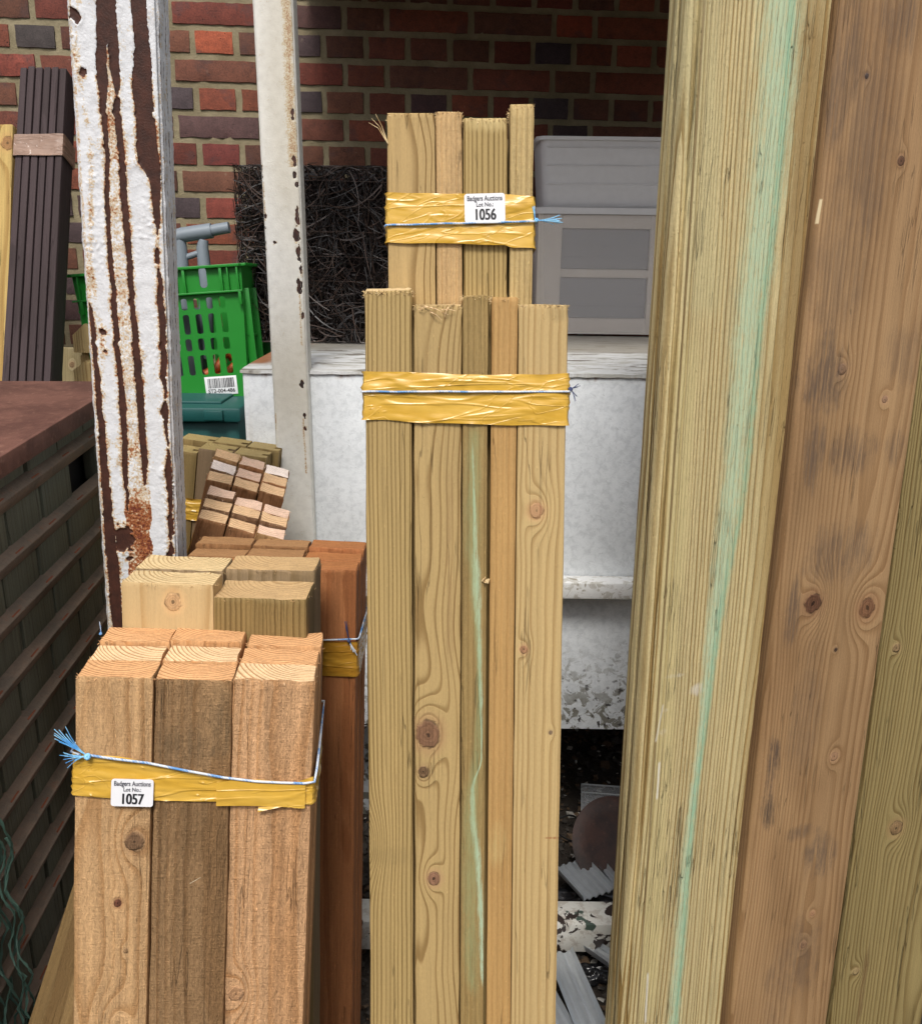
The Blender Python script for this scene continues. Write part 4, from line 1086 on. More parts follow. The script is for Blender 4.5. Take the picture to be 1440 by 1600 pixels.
stakes((308, 808), (448, 832), (290, 880), 1.33, 1.37, .02, 'lower stake bundle with nine sawn brown ends, just behind the red brown bundle',
       [(S2, SE1), (S3, SE2), (S1, SE1), (S1, SE3), (S3, SE1), (S2, SE3)], 75, [[0, -.002, 0], [.004, .006, .006], [.010, .004, .004]], D=.025)
stakes((321, 748), (447, 768), (300, 840), 1.50, 1.56, .02, 'upper stake bundle leaning right, with one white sawn end among brown ones',
       [(S1, SE3), (S1, SE1), (S3, SE3), (S1, SE3), (S3, SE1), (S2, SE2)], 83, [[0, .0, .003], [.003, .001, .005], [.010, .008, .005]], D=.028)

def grooved():
    F = Frame((255, 692), 1.62, (420, 688), 1.62, (243, 860), 1.67)
    W = F.W; D = .055
    e = empty('slot_post_bundle', base_M(F, W, D * 2), 'bundle of olive posts with slotted ends leaning behind the stake bundles', 'post bundle')
    m1 = wood('olive_slot_post', (.27, .20, .085), (.15, .105, .04), .6, 120, (.01, .06), .03, .6, blotch=.3, seed=61)
    m2 = wood('grey_slot_post', (.23, .165, .10), (.14, .10, .055), .5, 120, (.01, .06), .03, .6, blotch=.3, seed=62)
    em = wood('end_slot_post', (.42, .33, .145), (.24, .17, .07), .5, 200, (.01, .05), .01, .6, end=True)
    for row in range(2):
        for c in range(3):
            w_ = W / 3 - .002
            g = [(w_ / 2, D * .30), (w_ / 2 - .012, D * .30), (w_ / 2 - .012, D * .55), (w_ / 2, D * .55)]
            sec = [(-w_ / 2, 0), (w_ / 2, 0)] + g + [(w_ / 2, D), (-w_ / 2, D)]
            zt = [[-.010, .0, .0], [.0, .003, .003]][row][c]
            board(F, e, W * (c + .5) / 3 + row * .012, row * (D + .0015), zt, sec, F.L, [m2 if (row, c) == (0, 1) else m1, em], 'post', .0004, seed=90 + row * 3 + c)
    z0, z1 = F.at(300, 778)[1], F.at(300, 812)[1]
    band(F, e, -.001, W + .013, -.001, D * 2 + .004, [(0, z0, z1), (W, z0, z1)], TAPE, seed=9, wr=.003)
grooved()

# ================================================================== DARK SLAT BUNDLE and pale board, far left
def slats():
    F = Frame((30, 104), 1.90, (104, 109), 1.90, (1, 590), 1.80)
    W = F.W; D = .055
    e = empty('slat_bundle', base_M(F, W, D), 'bundle of six dark grey brown slats tied with tan tape against the wall', 'slat bundle')
    m = wood('dark_slat', (.060, .043, .047), (.030, .022, .025), .6, 200, (0, .1), .02, .8, blotch=.35, fib=.3, seed=71, rough=.75)
    for i in range(6):
        board(F, e, W * (i + .5) / 6, rnd.uniform(0, .002), [.0, .002, 0, .0, 0, -.003][i], rect_section(W / 6 - .0030, D, .0015), F.L, [m, m], 'slat', .0003, seed=100 + i)
    z = F.at(60, 210)[1], F.at(60, 243)[1]
    band(F, e, -.001, W + .001, -.001, D + .001, [(0, z[0], z[1]), (W, z[0], z[1] - .001)], TAPE_TAN, seed=3, wr=.0012)
    F = Frame((-60, 195), 2.15, (20, 195), 2.15, (-72, 590), 2.10)
    e = tag(board(F, None, F.W / 2, 0, 0, rect_section(F.W, .03, .002), F.L, [wood('yellow_board', (.50, .36, .13), (.33, .2, .06), .6, 90, (0, .08), .03, .5, knots=[(.048, -.045, .014, (.2, .1, .04), .8)], seed=72), wood_end_y], 'timber_board', .0004, seed=110),
            'pale yellow board at the left edge beside the dark slats', 'board')
slats()

def lying_stack():
    m = wood('pale_stacked_timber', (.52, .40, .20), (.34, .23, .10), .5, 90, (0, .03), .01, .6, seed=73, blotch=.2)
    em = wood('end_stacked_timber', (.56, .42, .20), (.33, .20, .08), .8, 230, (0, -.01), .006, .6, end=True)
    def beam(px, py, Y, w_, h_, lab, ang=0, peak=.4):
        c = PY(px, py, Y)
        sec = [(-w_ / 2, 0), (w_ / 2, 0), (w_ / 2, h_ * (1 - peak)), (0 - w_ * .05, h_), (-w_ / 2, h_ * (1 - peak))]
        Mx = Matrix.Translation(c) @ Matrix.Rotation(R(ang), 4, 'Z')
        V = []; n = len(sec)
        for k in (0, .006, .55):
            for (a, b_) in sec: V.append((a, k, b_))
        F = []
        for i in range(2):
            for k in range(n): F.append((i * n + k, i * n + (k + 1) % n, (i + 1) * n + (k + 1) % n, (i + 1) * n + k))
        F += [tuple(range(n))[::-1], tuple(2 * n + k for k in range(n))]
        mi = [0] * (2 * n) + [1, 1]
        o = obj('stacked_timber', V, F, [m, em], None, Mx, 30, mi)
        return tag(o, lab, 'timber', 'pale timbers stacked by the wall')
    beam(138, 551, 2.02, .062, .062, 'topmost pale timber of the stack, ringed end facing out')
    beam(147, 578, 2.04, .055, .05, 'second pale timber in the stack, just under the topmost one')
    beam(140, 600, 2.00, .065, .05, 'third pale timber in the stack, just above the rusty lid')
    z = PY(140, 602, 2.0).z - .056; k = 0
    # the pile goes on down to the ground behind the rusty crate
    c = PY(140, 600, 2.0)
    mb = MB(); zz = .0
    while zz < c.z - .004:
        h = min(.052, c.z - zz); mb.box((c.x - .04 + rnd.uniform(-.01, .01), 1.99, zz), (c.x + .06 + rnd.uniform(-.01, .01), 2.5, zz + h - .001), .002); zz += .052
    tag(mb.build('timber_pile', m), 'lower courses of the pale timber stack, hidden behind the rusty lid', 'timber pile')
    F = Frame((96, 545), 2.16, (128, 545), 2.16, (98, 620), 2.17)
    tag(board(F, None, F.W / 2, 0, .004, rect_section(F.W, .03, .001), F.L, [wood('greenish_board', (.36, .31, .18), (.22, .18, .09), .5, 90, (0, .08), .03, .5, knots=[(0.0, -.04, .006, (.14, .08, .04), .8)], seed=74), wood_end_g], 'timber_board', .0004, seed=111),
        'short greenish upright board beside the dark slats, left of the stack', 'board')
lying_stack()

# ================================================================== RUSTY STILLAGE, left
def rust_mat(name, a, b_, c, rough=.75):
    m, b, P, x, y, z, rn = start(name)
    n = nz(P, 14, 5, .65, .5); n2 = nz(P, 90, 4, .7)
    col = mix(sstep(n, .35, .65), a, b_); col = mix(sstep(n2, .56, .72) * .6, col, c)
    col = mix(sstep(nz(P, 8, 3), .55, .65) * .4, col, tuple(q * .9 for q in b_))
    put(b, bright(col, (n2 - .5) * .5 + 1.0), rough, n2 + n * .5, .002, .8); return m
def stillage():
    A = PZ(0, 702, 1.135)
    d = ray(645, 322).normalized()
    t = .1
    def prow(p):
        q = CM.inverted() @ p; return 800 + FPX * q.y / q.z
    while prow(A + d * t) > 596: t += .005
    B = A + d * t; A = A - d * .5
    nrm = Vector((-d.y, d.x, 0)).normalized(); up = d.cross(nrm)
    zt = A.z                        # height of the lid above the local origin (the crate stands a little tilted)
    M = Matrix((d, nrm, up)).transposed().to_4x4(); M.translation = A - up * zt
    L = (B - A).length; Wd = .75
    e = empty('metal_crate', M @ Matrix.Translation((L / 2, Wd / 2, 0)), 'dark slatted stillage crate with a rusty brown sheet lid', 'crate')
    f = frame_m(M, 1)   # x along, y left
    top = rust_mat('rusty_lid_sheet', (.10, .038, .026), (.17, .072, .05), (.26, .14, .095))
    rail = rust_mat('rusty_rail', (.15, .12, .09), (.22, .16, .115), (.22, .09, .04))
    panel = wood('dark_olive_panel', (.15, .165, .125), (.10, .11, .085), .4, 90, (0, .1), .03, .6, blotch=.25, seed=81, rough=.6)
    tab = flat('rust_tab', (.24, .07, .03), .8, .3)
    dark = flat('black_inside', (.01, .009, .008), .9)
    mb = MB(); mb.box((-.004, -.012, zt - .004), (L, Wd + .01, zt), .001); mb.box((-.006, -.016, zt - .026), (L, -.010, zt + .0005), .002)
    o = mb.build('lid', top, e, M)
    def zat(py):   # height of a rail that crosses the left image edge at row py on the side plane
        r_ = ray(0, py); n2 = Vector((nrm.x, nrm.y, 0)); t = (Vector((A.x, A.y, 0)) - CP).dot(n2) / r_.dot(n2); return (M.inverted() @ (CP + r_ * t)).z
    rails = [zat(p) for p in (787, 889, 985, 1083, 1180, 1275, 1362, 1450, 1535)]
    rails = [z for z in rails if z > .02]
    while rails[-1] > .12: rails.append(rails[-1] - .085)
    edges = [zt - .004] + rails
    rr = random.Random(5)
    for i in range(len(edges) - 1):
        za, zb = edges[i] - (.0 if i == 0 else .010), edges[i + 1] + .004
        x = -.1 + (.035 if i % 2 else 0.)
        while x < L - .02:
            wd = .112; x1 = min(x + wd, L)
            if x1 > .0:
                if not (i == 1 and x < .55 + .25 < x1 + 0):
                    mb = MB(); mb.box((max(x, 0), .000 + rr.uniform(0, .003), zb), (x1 - .006, .022, za), .002)
                    mb.build('panel', panel, e, M)
            # small rust tab at the joint
            if 0 < x1 < L - .01:
                mb = MB(); mb.box((x1 - .014, -.010, zb + .002), (x1 + .010, .009, zb + .006), .0006); mb.build('tab', tab, e, M)
            x += wd
    for z in rails:
        mb = MB(); T = Matrix.Translation((0, .001, z)) @ Matrix.Rotation(R(28), 4, 'X')
        mb.box((0, -.009, -.012), (L, .010, .013), .003, T=T); mb.build('rail', rail, e, M)
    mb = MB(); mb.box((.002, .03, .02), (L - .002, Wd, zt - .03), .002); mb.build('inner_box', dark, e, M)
    for x in (.0, L - .03):
        mb = MB(); mb.box((x, .0, 0), (x + .03, .03, zt - .028), .002); mb.build('corner_post', rail, e, M)
stillage()

# ================================================================== GREEN CRATE and its contents
def green_crate():
    g = flat('green_plastic', (.016, .215, .024), .38, .10, 20, .1)
    zc = 1.98
    F = Frame((112, 430), zc, (376, 408), zc, (146, 640), zc + .07)
    W = F.W; H = abs(F.at(376, 626)[1]); D = .30
    ur = F.u
    e = empty('plastic_crate', F.M @ Matrix.Translation((W / 2, D / 2, -H)), 'bright green vented plastic crate with a barcode label', 'crate')
    T = F.M @ Matrix.Rotation(R(90), 4, 'X')       # plate XY -> frame X,Z
    def wall(pl, holes, M):
        V, Fc = shape(pl, holes, .003); return V, Fc
    tp = .018  # taper at the bottom
    # front panel with slots
    holes = []
    xs_px = [287, 307, 326, 346]       # slot centres at the first row
    rows = [(463, 481, 5.2), (488, 519, 5.4), (526, 545, 5.2), (552, 583, 5.2)]
    px0, _ = F.at(306, 470); px1, _ = F.at(346, 470); pitch = (px1 - px0) / 2
    for i, (a, b_, hw) in enumerate(rows):
        for k in range(-9, 4):
            cx, za = F.at(346 + i * 3.5, a); _, zb = F.at(346 + i * 3.5, b_)
            cx += k * pitch
            if cx - .008 < tp * (i + 2) / 4 + .012 or cx + .008 > W - .012 - tp * (i + 1) / 5: continue
            holes.append(rrect(cx - .0068, zb, cx + .0068, za, .0045, 3)[::-1])
    hx, hz = F.at(315, 418); _, hz2 = F.at(315, 450)
    holes.append(rrect(hx - .0085, hz2, hx + .0085, hz, .0075, 4)[::-1])
    holes.append(rrect(hx - .16 - .0085, hz2, hx - .16 + .0085, hz, .0075, 4)[::-1])
    V, Fc = shape([(0, 0), (W, 0), (W - tp, -H), (tp, -H)][::-1], holes, .003)
    mb = MB(); mb.add([(v.x, v.z, v.y) for v in V], [f[::-1] for f in Fc]); mb.build('front_panel', g, e, F.M, 30)
    # back and sides
    V, Fc = shape([(0, 0), (W, 0), (W - tp, -H), (tp, -H)][::-1], [h for h in holes[:-2]], .003)
    mb = MB(); mb.add([(v.x, v.z + D, v.y) for v in V], [f[::-1] for f in Fc]); mb.build('back_panel', g, e, F.M, 30)
    for s in (0, 1):
        mb = MB()
        a, b_ = (0, tp) if s == 0 else (W, W - tp)
        o = .0015 if s == 0 else -.0015
        Vs = [(a, 0, 0), (a, D, 0), (b_, D, -H), (b_, 0, -H)]; Vs += [(p[0] + o * 2, p[1], p[2]) for p in Vs]
        mb.add(Vs, [(0, 1, 2, 3), (7, 6, 5, 4), (0, 4, 5, 1), (1, 5, 6, 2), (2, 6, 7, 3), (3, 7, 4, 0)])
        for zz in (-.075, -.15): mb.box((b_ - .012 if s else a - .006, .02, zz - .006), (b_ + .016 if s else a + .012, D - .02, zz), .001)
        for yy in (.02, .1, .2, D - .03): mb.box((W - .012 if s else -.004, yy, -H * .8), (W + .006 if s else .012, yy + .006, -.05), .001)
        mb.build('side_panel', g, e, F.M, 30)
    mb = MB(); mb.box((tp, 0, -H), (W - tp, D, -H + .004), .001); mb.build('base', g, e, F.M)
    # rim: top flange, lower flange, ribs between
    hb = F.at(346, 455)[1]
    mb = MB()
    mb.box((-.004, -.014, -.004), (W + .004, .004, .002), .0008); mb.box((-.004, -.013, hb - .003), (W - .002, .0, hb + .001), .0008)
    mb.box((-.004, D, -.004), (W + .004, D + .014, .002), .0008)
    mb.box((W - .004, -.014, -.004), (W + .012, D + .014, .002), .0008); mb.box((-.012, -.014, -.004), (.004, D + .014, .002), .0008)
    for px, wd in ((122, .003), (275, .003), (288, .006), (346, .006), (357, .003), (372, .004)):
        x = F.at(px, 430)[0]; mb.box((x - wd / 2, -.012, hb), (x + wd / 2, 0, -.003), .0006)
    for px in (122, 372):
        x = F.at(px, 430)[0]; mb.box((x - .002, -.013, hb - .03), (x + .004, -.001, hb), .0006)
    mb.build('rim', g, e, F.M, 30)
    # barcode label
    c, cz = F.at(346, 602); c1, _ = F.at(371, 602); w_ = (c1 - c) * 2; _, z0 = F.at(346, 588); _, z1 = F.at(346, 617); h_ = z0 - z1
    lab = MB(); lab.box((c - w_ / 2, -.0028, cz - h_ / 2), (c + w_ / 2, -.0017, cz + h_ / 2), .0002)
    lo = lab.build('barcode_label', WHITE_LABEL, e, F.M)
    mb = MB(); rr = random.Random(3); x = c - w_ * .41
    while x < c + w_ * .41:
        bw = rr.choice((.0007, .0007, .0013, .002)); mb.box((x, -.0031, cz - h_ * .12), (x + bw, -.0027, cz + h_ * .40)); x += bw + rr.choice((.0006, .001, .0014))
    V, Fc = text_geo('ST2-004-486', h_ * .26, h_ * .004, 1.0)
    wx = max(v.x for v in V) - min(v.x for v in V); sc = w_ * .84 / wx
    mb.add([(v.x * sc + c, -.0032, v.y * min(sc, 1.2) + cz - h_ * .29) for v in V], Fc)
    mb.build('printing', INK, lo, F.M, None)
    # grey plastic tool handle in the crate
    gp = flat('grey_plastic', (.20, .235, .27), .42, .08, 20, .1)
    e2 = empty('tool_handle', F.M @ Matrix.Translation((W * .72, .12, -H + .01)), 'grey plastic pump handle with a long grip sticking out of the green crate', 'handle')
    def q(px, py, y=.10): x, z = F.at(px, py, y); return Vector((x, y, z))
    mb = MB(); mb.tube([q(268, 372), q(285, 367), q(310, 363), q(331, 360)], .0165, 14); mb.build('grip', gp, e2, F.M, 50)
    mb = MB(); mb.tube([q(331, 360), q(340, 358), q(358, 355)], .0125, 14); mb.build('spigot', gp, e2, F.M, 50)
    mb = MB(); mb.tube([q(280, 372), q(283, 400), q(284, 440), q(288, 500), q(290, 600)], .014, 12, 0, .02); mb.build('stem', gp, e2, F.M, 50)
    mb = MB(); mb.tube([q(318, 374), q(316, 386), q(322, 440), q(322, 560)], .011, 10, 0, .018)
    mb.tube([q(290, 402), q(305, 397), q(316, 393)], .007, 10); mb.build('bracket', gp, e2, F.M, 50)
    mb = MB(); mb.box(tuple(q(290, 640, .06)), tuple(q(315, 480, .12)), .006); mb.build('body', flat('dark_grey_plastic', (.10, .115, .13), .5), e2, F.M, 50)
    e3 = MB()
    e3.tube([q(320, 585, .03), q(340, 575, .04), q(352, 552, .05), q(362, 560, .06)], .011, 8, 0, .008)
    e3.tube([q(322, 590, .05), q(350, 588, .03), q(372, 565, .05)], .009, 8)
    tag(e3.build('orange_tool', flat('orange_plastic', (.55, .12, .025), .5, .3, 50, .3), None, F.M, 50), 'orange plastic tool lying at the bottom of the green crate', 'tool')
    return F, H
FCR, HCR = green_crate()

def teal_box():
    m = flat('teal_plastic', (.010, .075, .07), .42, .12, 15, .2)
    c = PY(330, 632, 1.9); zt = c.z
    x0, x1 = PY(190, 640, 1.9).x, PY(378, 640, 1.9).x
    e = empty('storage_chest', Matrix.Translation(((x0 + x1) / 2, 2.1, 0)), 'dark teal plastic chest standing under the green crate', 'chest')
    I = Matrix.Identity(4)
    mb = MB(); mb.box((x0 + .012, 1.905, 0), (x1 - .008, 2.36, zt - .03), .01); mb.build('chest_body', m, e, I)
    mb = MB(); mb.box((x0, 1.885, zt - .035), (x1, 2.37, zt - .004), .006); mb.box((x0 + .03, 1.93, zt - .006), (x1 - .05, 2.30, zt + .002), .004)
    mb.box((x1 - .075, 1.875, zt - .03), (x1 - .035, 1.888, zt - .008), .003)
    mb.build('lid', m, e, I)
teal_box()

# ================================================================== TWIG BASKET
def basket():
    Y = 2.17
    a = PY(373, 262, Y); b_ = PY(622, 540, Y); x0, x1 = a.x, b_.x; z0, z1 = ZT + .003, a.z; y0, y1 = Y, Y + .20
    e = empty('twig_basket', Matrix.Translation(((x0 + x1) / 2, (y0 + y1) / 2, z0)), 'square black twig basket standing on the tank behind the white post', 'basket')
    mb = MB(); rr = random.Random(8)
    def strand(p, d, L, bend, r_):
        pts = [p]; q = p.copy(); dd = d.copy()
        for i in range(6):
            dd = (dd + bend * .28).normalized(); q = q + dd * (L / 6)
            q.x = min(max(q.x, x0 - .012), x1 + .01); q.z = min(max(q.z, z0), z1 + .006)
            pts.append(q.copy())
        mb.tube(pts, r_, 3, 0 if rr.random() < .66 else 1, r_ * .4, cap=False)
    for i in range(2100):
        s = rr.random()
        if s < .62: p = Vector((rr.uniform(x0, x1), y0 + rr.uniform(-.008, .022), rr.uniform(z0, z1)))
        elif s < .82: p = Vector((x0 + rr.uniform(-.008, .02), rr.uniform(y0, y1), rr.uniform(z0, z1)))
        else: p = Vector((rr.uniform(x0, x1), rr.uniform(y0, y1), z1 + rr.uniform(-.012, .006)))
        an = rr.gauss(math.pi / 2, .75) if rr.random() < .7 else rr.uniform(0, math.pi)
        d = Vector((math.cos(an), rr.gauss(0, .12), math.sin(an) * rr.choice((-1, 1))))
        bend = Vector((rr.gauss(0, 1), rr.gauss(0, .1), rr.gauss(0, 1)))
        strand(p, d.normalized(), rr.uniform(.06, .17), bend, rr.uniform(.0008, .0021))
    # binding wires
    for k in range(7):
        z = z0 + (z1 - z0) * (k + .5) / 7
        mb.tube([(x0, y0 - .006, z), ((x0 + x1) / 2, y0 - .009, z + .003), (x1, y0 - .006, z)], .0007, 4, 1)
    mb.build('twigs', [flat('black_twig', (.014, .010, .009), .4, .4), flat('brown_twig', (.075, .050, .040), .35, .5)], e, Matrix.Identity(4), 60)['kind'] = 'stuff'
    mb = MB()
    mb.box((x0 + .02, y0 + .03, z0), (x1 - .012, y1, z1 - .02), .004)  # near-black box added inside so the gaps between twigs read dark
    mb.build('dark_core', flat('basket_dark_core', (.010, .004, .003), .9), e, Matrix.Identity(4))
basket()

# ================================================================== TRANSLUCENT BOXES
def bins():
    def frost(name, c, alpha, rough=.4):
        m, b, P, x, y, z, rn = start(name)
        n = nz(P, 60, 3)
        put(b, bright(mix(0., c, c), (n - .5) * .12 + 1.0), rough, n, .0008, .2)
        b.inputs['Alpha'].default_value = alpha; b.inputs['Specular IOR Level'].default_value = .5
        return m
    fr = frost('frosted_plastic', (.92, .91, .92), .62); fr2 = frost('frosted_rim', (.85, .84, .85), .8)
    Y = 2.40
    tl = PY(842, 212, Y); br = PY(1075, 516, Y); x0 = tl.x; x1 = x0 + .40; zt = tl.z
    zm = PY(900, 326, Y).z; zb = ZT + .006
    e = empty('storage_box', Matrix.Translation(((x0 + x1) / 2, Y + .13, zm)), 'empty translucent plastic box stacked on top of the drawer unit', 'storage box')
    I = Matrix.Identity(4)
    def tub(name, x0, x1, z0, z1, tp, mat, parent):
        V = []; y0, y1 = Y, Y + .26
        n = 10
        def ring(ins, z):
            return [(p[0], p[1], z) for p in rrect(x0 + ins, y0 + ins, x1 - ins, y1 - ins, .025, 5)]
        L = [ring(tp, z0), ring(tp * .5, (z0 + z1) / 2), ring(.001, z1), ring(.004, z1), ring(tp * .5 + .003, (z0 + z1) / 2), ring(tp + .003, z0 + .004)]
        F = []; k = len(L[0])
        for r_ in L: V += r_
        for i in range(len(L) - 1):
            for j in range(k): F.append((i * k + j, i * k + (j + 1) % k, (i + 1) * k + (j + 1) % k, (i + 1) * k + j))
        F.append(tuple(range(k))[::-1]); F.append(tuple((len(L) - 1) * k + j for j in range(k)))
        return obj(name, V, F, mat, parent, I, 40)
    tub('tub', x0 + .004, x1 - .004, zm + .004, zt - .002, .012, fr, e)
    def rim(z0, z1, o, parent, name='rim'):
        V, Fc = shape(rrect(x0 - o, Y - o, x1 + o, Y + .26 + o, .028, 6), [rrect(x0 + .004, Y + .004, x1 - .004, Y + .256, .022, 6)[::-1]], z1 - z0)
        return obj(name, [(v.x, v.y, v.z + (z0 + z1) / 2) for v in V], Fc, fr2, parent, I, 40)
    rim(zt - .008, zt, .006, e)
    mb = MB()
    for z in (.35, .60, .85): mb.box((x0 + .02, Y - .0015 + .012 * (1 - z), zm + (zt - zm) * z), (x1 - .02, Y + .002 + .012 * (1 - z), zm + (zt - zm) * z + .0015))
    mb.build('moulding', fr2, e, I)
    # drawer unit below
    e = empty('drawer_unit', Matrix.Translation(((x0 + x1) / 2, Y + .13, ZT)), 'pale framed drawer unit behind frosted plastic, on top of the tank', 'drawer unit')
    fram = flat('beige_frame', (.66, .60, .53), .5, .08); rail = frost('drawer_front', (.24, .25, .27), 1.)
    def px(xa, ya): q = PY(xa, ya, Y); return q.x, q.z
    za = zm
    ft = .022
    mb = MB()
    xi0, xi1 = px(877, 400)[0], px(1015, 400)[0]
    za1, zb1 = px(940, 357)[1], px(940, 421)[1]; za2, zb2 = px(940, 434)[1], px(940, 498)[1]
    yf = Y + .006
    mb.box((x0 + .006, yf, zb), (xi0, yf + .24, za - .012), .002); mb.box((xi1, yf, zb), (xi1 + .03, yf + .24, za - .012), .002)
    mb.box((xi0 - .001, yf + .001, za1), (xi1 + .001, yf + .24, za - .013), .002); mb.box((xi0 - .001, yf + .001, za2), (xi1 + .001, yf + .24, zb1), .002); mb.box((xi0 - .001, yf + .001, zb), (xi1 + .001, yf + .24, zb2), .002)
    mb.build('frame', fram, e, I)
    for (u, v) in ((za1, zb1), (za2, zb2)):
        mb = MB(); mb.box((xi0 + .001, yf + .012, v + .001), (xi1 - .001, yf + .22, u - .001), .002)
        for k in (.3, .6): mb.box((xi0 + .003, yf + .0095, v + (u - v) * k), (xi1 - .003, yf + .012, v + (u - v) * k + .0015))
        mb.build('drawer', rail, e, I)
    tub('shell', x0 - .002, x1 + .002, zb, zm - .012, .004, frost('frosted_shell', (.9, .86, .85), .22), e)
    rim(zm - .012, zm + .003, .005, e)
bins()

# ================================================================== JUNK ON THE GROUND
def junk():
    I = Matrix.Identity(4)
    # white beam
    def beam_mat():
        m, b, P, x, y, z, rn = start('chipped_white_beam')
        n = nz(P, 28, 4, .6, .5); n2 = nz(P, 200, 3)
        col = mix(sstep(nz(P, 60, 4, .7), .5, .62) * .5, (.66, .65, .60), (.36, .30, .24))
        col = mix(sstep(n + (nz(P, 6, 1) - .5) * .4, .58, .60), col, (.035, .022, .018))
        col = mix(sstep(nz(vec(x, y, z + 4.), 13, 3, .5), .60, .615), col, (.06, .09, .07))
        put(b, bright(col, (n2 - .5) * .2 + 1.0), .5, n + n2 * .3, .001, .6); return m
    a = PY(900, 1445, 1.42); b_ = PY(900, 1489, 1.42)
    mb = MB(); mb.box((-.75, 1.42, b_.z), (.68, 1.485, a.z), .004)
    e = empty('steel_beam', Matrix.Translation((.2, 1.45, 0)), 'white painted steel beam with dark chipped patches lying across the ground', 'beam')
    mb.build('beam_bar', beam_mat(), e, I)
    mb = MB()
    for x in (-.6, .05, .6): mb.box((x, 1.425, -.01), (x + .06, 1.48, b_.z + .001), .003)
    mb.build('foot', flat('beam_foot', (.1, .09, .08), .7), e, I)
    alu = flat('aluminium', (.62, .66, .70), .32, .12, 60, .2, Metallic=.7)
    def channel(p0, p1, w_, lab, ribs=3, name='metal_channel', th=.012):
        p0, p1 = Vector(p0), Vector(p1); d = (p1 - p0).normalized(); r_ = d.cross(Vector((0, 0, 1))).normalized(); n = r_.cross(d)
        prof = []
        k = ribs * 4
        for i in range(k + 1):
            h = th if i in (0, k) else (.004 if i % 4 in (1, 2) else 0)
            prof.append((w_ * (i / k - .5), h))
        out = prof + [(x, h - .0022) for x, h in prof[::-1]]
        V = [p + r_ * x + n * h for p in (p0, p1) for x, h in out]; m_ = len(out)
        F = [(i, (i + 1) % m_, m_ + (i + 1) % m_, m_ + i) for i in range(m_)]
        h = len(prof)
        for i in range(h - 1):
            F.append((i, m_ - 1 - i, m_ - 2 - i, i + 1)); F.append((m_ + i, m_ + i + 1, 2 * m_ - 2 - i, 2 * m_ - 1 - i))
        o = obj(name, V, F, alu, None, None, 20)
        return tag(o, lab, 'metal channel', 'aluminium channels on the ground')
    channel(PH(872, 1490, .05), PH(935, 1640, .12), .052, 'longest grey aluminium channel slanting down in front of the white beam', 3)
    channel(PH(800, 1470, .04), PH(890, 1640, .10), .045, 'darker aluminium channel beside the longest one, mostly behind the boards', 2)
    channel(PH(905, 1470, .03), PH(960, 1508, .05), .03, 'short piece of aluminium channel just below the white beam', 2)
    channel(PH(888, 1350, .07), PH(935, 1400, .07), .075, 'wide ribbed aluminium plate behind the white beam', 5, 'metal_plate')
    channel(PH(925, 1338, .055), PH(960, 1382, .07), .02, 'thin aluminium strip beside the ribbed plate', 1)
    # rusty disc leaning
    c = PH(962, 1318, .10)
    mb = MB(); T = Matrix.Translation(c) @ Matrix.Rotation(R(48), 4, 'X') @ Matrix.Rotation(R(14), 4, 'Y')
    V = []; F = []; n = 48; prof = [(.0, .0), (.06, .001), (.066, .003), (.09, .0), (.096, -.003), (.093, -.008), (.06, -.010), (0, -.010)]
    for (rr_, h) in prof:
        for k in range(n): V.append((rr_ * math.cos(2 * math.pi * k / n), rr_ * math.sin(2 * math.pi * k / n), h))
    for i in range(len(prof) - 1):
        for k in range(n): F.append((i * n + k, (i + 1) * n + k, (i + 1) * n + (k + 1) % n, i * n + (k + 1) % n))
    tag(obj('metal_disc', V, [f[::-1] for f in F], rust_mat('rusty_disc', (.016, .007, .005), (.045, .017, .010), (.09, .04, .025), .6), None, T, 40), 'round dark rusty disc leaning behind the boards', 'disc')
    # clear plastic case
    m, b, P, x, y, z, rn = start('clear_plastic'); put(b, (.5, .52, .54), .15); b.inputs['Alpha'].default_value = .28
    c = PH(935, 1262, .03); T = Matrix.Translation(c) @ Matrix.Rotation(R(-6), 4, 'Z') @ Matrix.Rotation(R(20), 4, 'X')
    e = empty('plastic_case', T, 'clear plastic case lying on the soil behind the rusty disc', 'case')
    mb = MB(); mb.box((-.04, -.05, 0), (.07, .055, .012), .002); mb.build('case_body', m, e, T)
    edge = flat('case_edge', (.45, .47, .48), .25)
    mb = MB()
    for s in ((-.04, .053, .07, .0555), (-.04, .030, .07, .0315), (-.0415, -.05, -.040, .055)): mb.box((s[0], s[1], .010), (s[2], s[3], .0135), .0004)
    mb.build('case_ridge', edge, e, T)
    # cable loop
    c = PH(886, 1300, .03); mb = MB()
    mb.tube([c + Vector((math.cos(a) * .032, math.sin(a) * .045, .01 + .006 * math.sin(a * 2))) for a in [i * 6.6 / 30 for i in range(31)]], .0022, 7)
    tag(mb.build('cable', flat('black_rubber', (.01, .01, .01), .4)), 'loop of thin black cable on the soil', 'cable')
    # black plastic bag
    mb = MB(); c = PH(925, 1398, .03); V = []; F = []; n, m2 = 34, 16
    for j in range(m2 + 1):
        for i in range(n):
            a = 2 * math.pi * i / n; ph = math.pi / 2 * j / m2
            k = 1 + .35 * noise.noise(Vector((math.cos(a) * 2, math.sin(a) * 2, ph * 2))) + .12 * abs(noise.noise(Vector((math.cos(a) * 9, math.sin(a) * 9, ph * 7))))
            V.append(c + Vector((math.cos(a) * math.cos(ph) * .085 * k, math.sin(a) * math.cos(ph) * .05 * k, math.sin(ph) * .035 * k - .03)))
    for j in range(m2):
        for i in range(n): F.append((j * n + i, j * n + (i + 1) % n, (j + 1) * n + (i + 1) % n, (j + 1) * n + i))
    BLK = flat('black_bag', (.012, .012, .014), .22, .2, 60, .6)
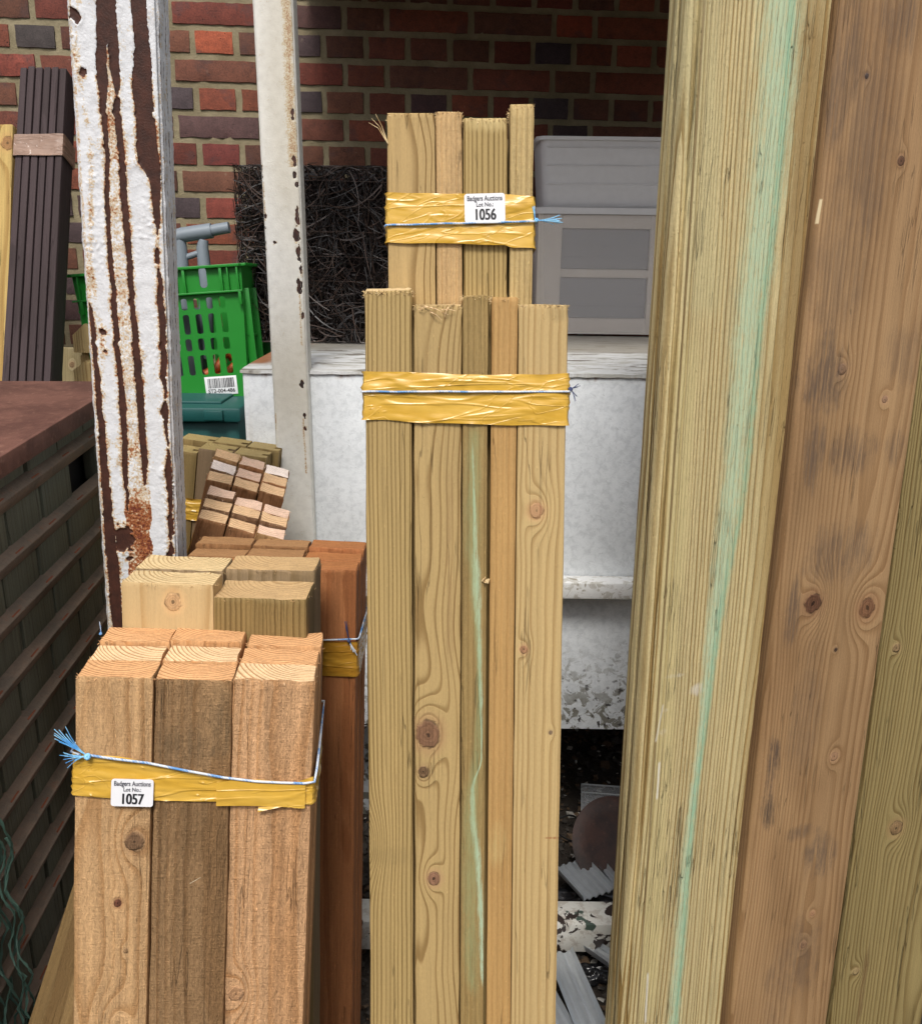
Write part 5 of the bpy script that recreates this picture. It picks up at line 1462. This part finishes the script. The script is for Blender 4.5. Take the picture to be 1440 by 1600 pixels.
    tag(obj('plastic_bag', V, F, BLK, None, None, 180), 'crumpled black plastic bag tucked behind the white beam', 'bag')
    c2 = PH(930, 1515, .02) - c
    tag(obj('plastic_bag', [c + (v - c) * .45 + c2 for v in V], F, BLK, None, None, 180), 'small scrap of black plastic bag in front of the white beam', 'bag')
    # red tin
    c = PY(566, 1215, 1.95); V = []; F = []; n = 32; c.z = 0
    prof = [(.04, 0), (.043, .003), (.043, .012), (.041, .014), (.041, .125), (.043, .127), (.043, .136), (.036, .14), (0, .14)]
    for (r_, h) in prof:
        for k in range(n): V.append((c.x + r_ * math.cos(2 * math.pi * k / n), c.y + r_ * math.sin(2 * math.pi * k / n), h))
    for i in range(len(prof) - 1):
        for k in range(n): F.append((i * n + k, i * n + (k + 1) % n, (i + 1) * n + (k + 1) % n, (i + 1) * n + k))
    tag(obj('paint_tin', V, F, flat('red_tin', (.38, .012, .02), .35), None, None, 40), 'red tin seen in the gap left of the centre boards', 'tin')
    # planks low at the left
    for (tl, tr, bl, z, zb_, lab, sd) in (((128, 1340), (200, 1345), (44, 1600), 1.12, 1.08, 'dark brown plank slanting down to the left of bundle 1057', 120), ((122, 1500), (190, 1505), (88, 1620), 1.02, 1.0, 'second low brown plank, half hidden behind bundle 1057', 121)):
        F_ = Frame(tl, z, tr, z, bl, zb_)
        mm = wood('low_plank_%d' % sd, (.22, .145, .06), (.13, .075, .03), .5, 120, (0, .08), .02, .6, blotch=.3, sawn=.2, seed=sd)
        tag(board(F_, None, F_.W / 2, .0, .0, rect_section(F_.W, .022, .001), min(F_.L, .7), [mm, wood_end_y], 'timber_board', .0005, seed=sd), lab, 'board')
    # tangle of green netting wire
    mb = MB(); rr = random.Random(21)
    for i in range(22):
        y = rr.uniform(.78, .95); pts = []; ph = rr.uniform(0, 6); fr = rr.uniform(40, 75); bx = PY(rr.uniform(-60, 2), 1500, .87).x
        z0_ = .62 + rr.uniform(-.06, .06)
        for k in range(40):
            z = z0_ - k * .012
            pts.append((bx + math.sin(z * fr + ph) * .006 + rr.gauss(0, .0009) + (k / 40) * rr.uniform(-.001, .004), y + math.cos(z * fr + ph) * .006, z))
        mb.tube(pts, .0011, 5)
        mb.tube([p_[0:1] + p_[1:] if False else (p_[0] + math.cos(p_[2] * fr * 3) * .0018, p_[1] + math.sin(p_[2] * fr * 3) * .0018, p_[2]) for p_ in pts], .0011, 5)
    tag(mb.build('garden_netting', flat('green_wire', (.10, .19, .15), .5, .2)), 'tangle of green coated wire netting at the lower left edge', 'netting')
junk()
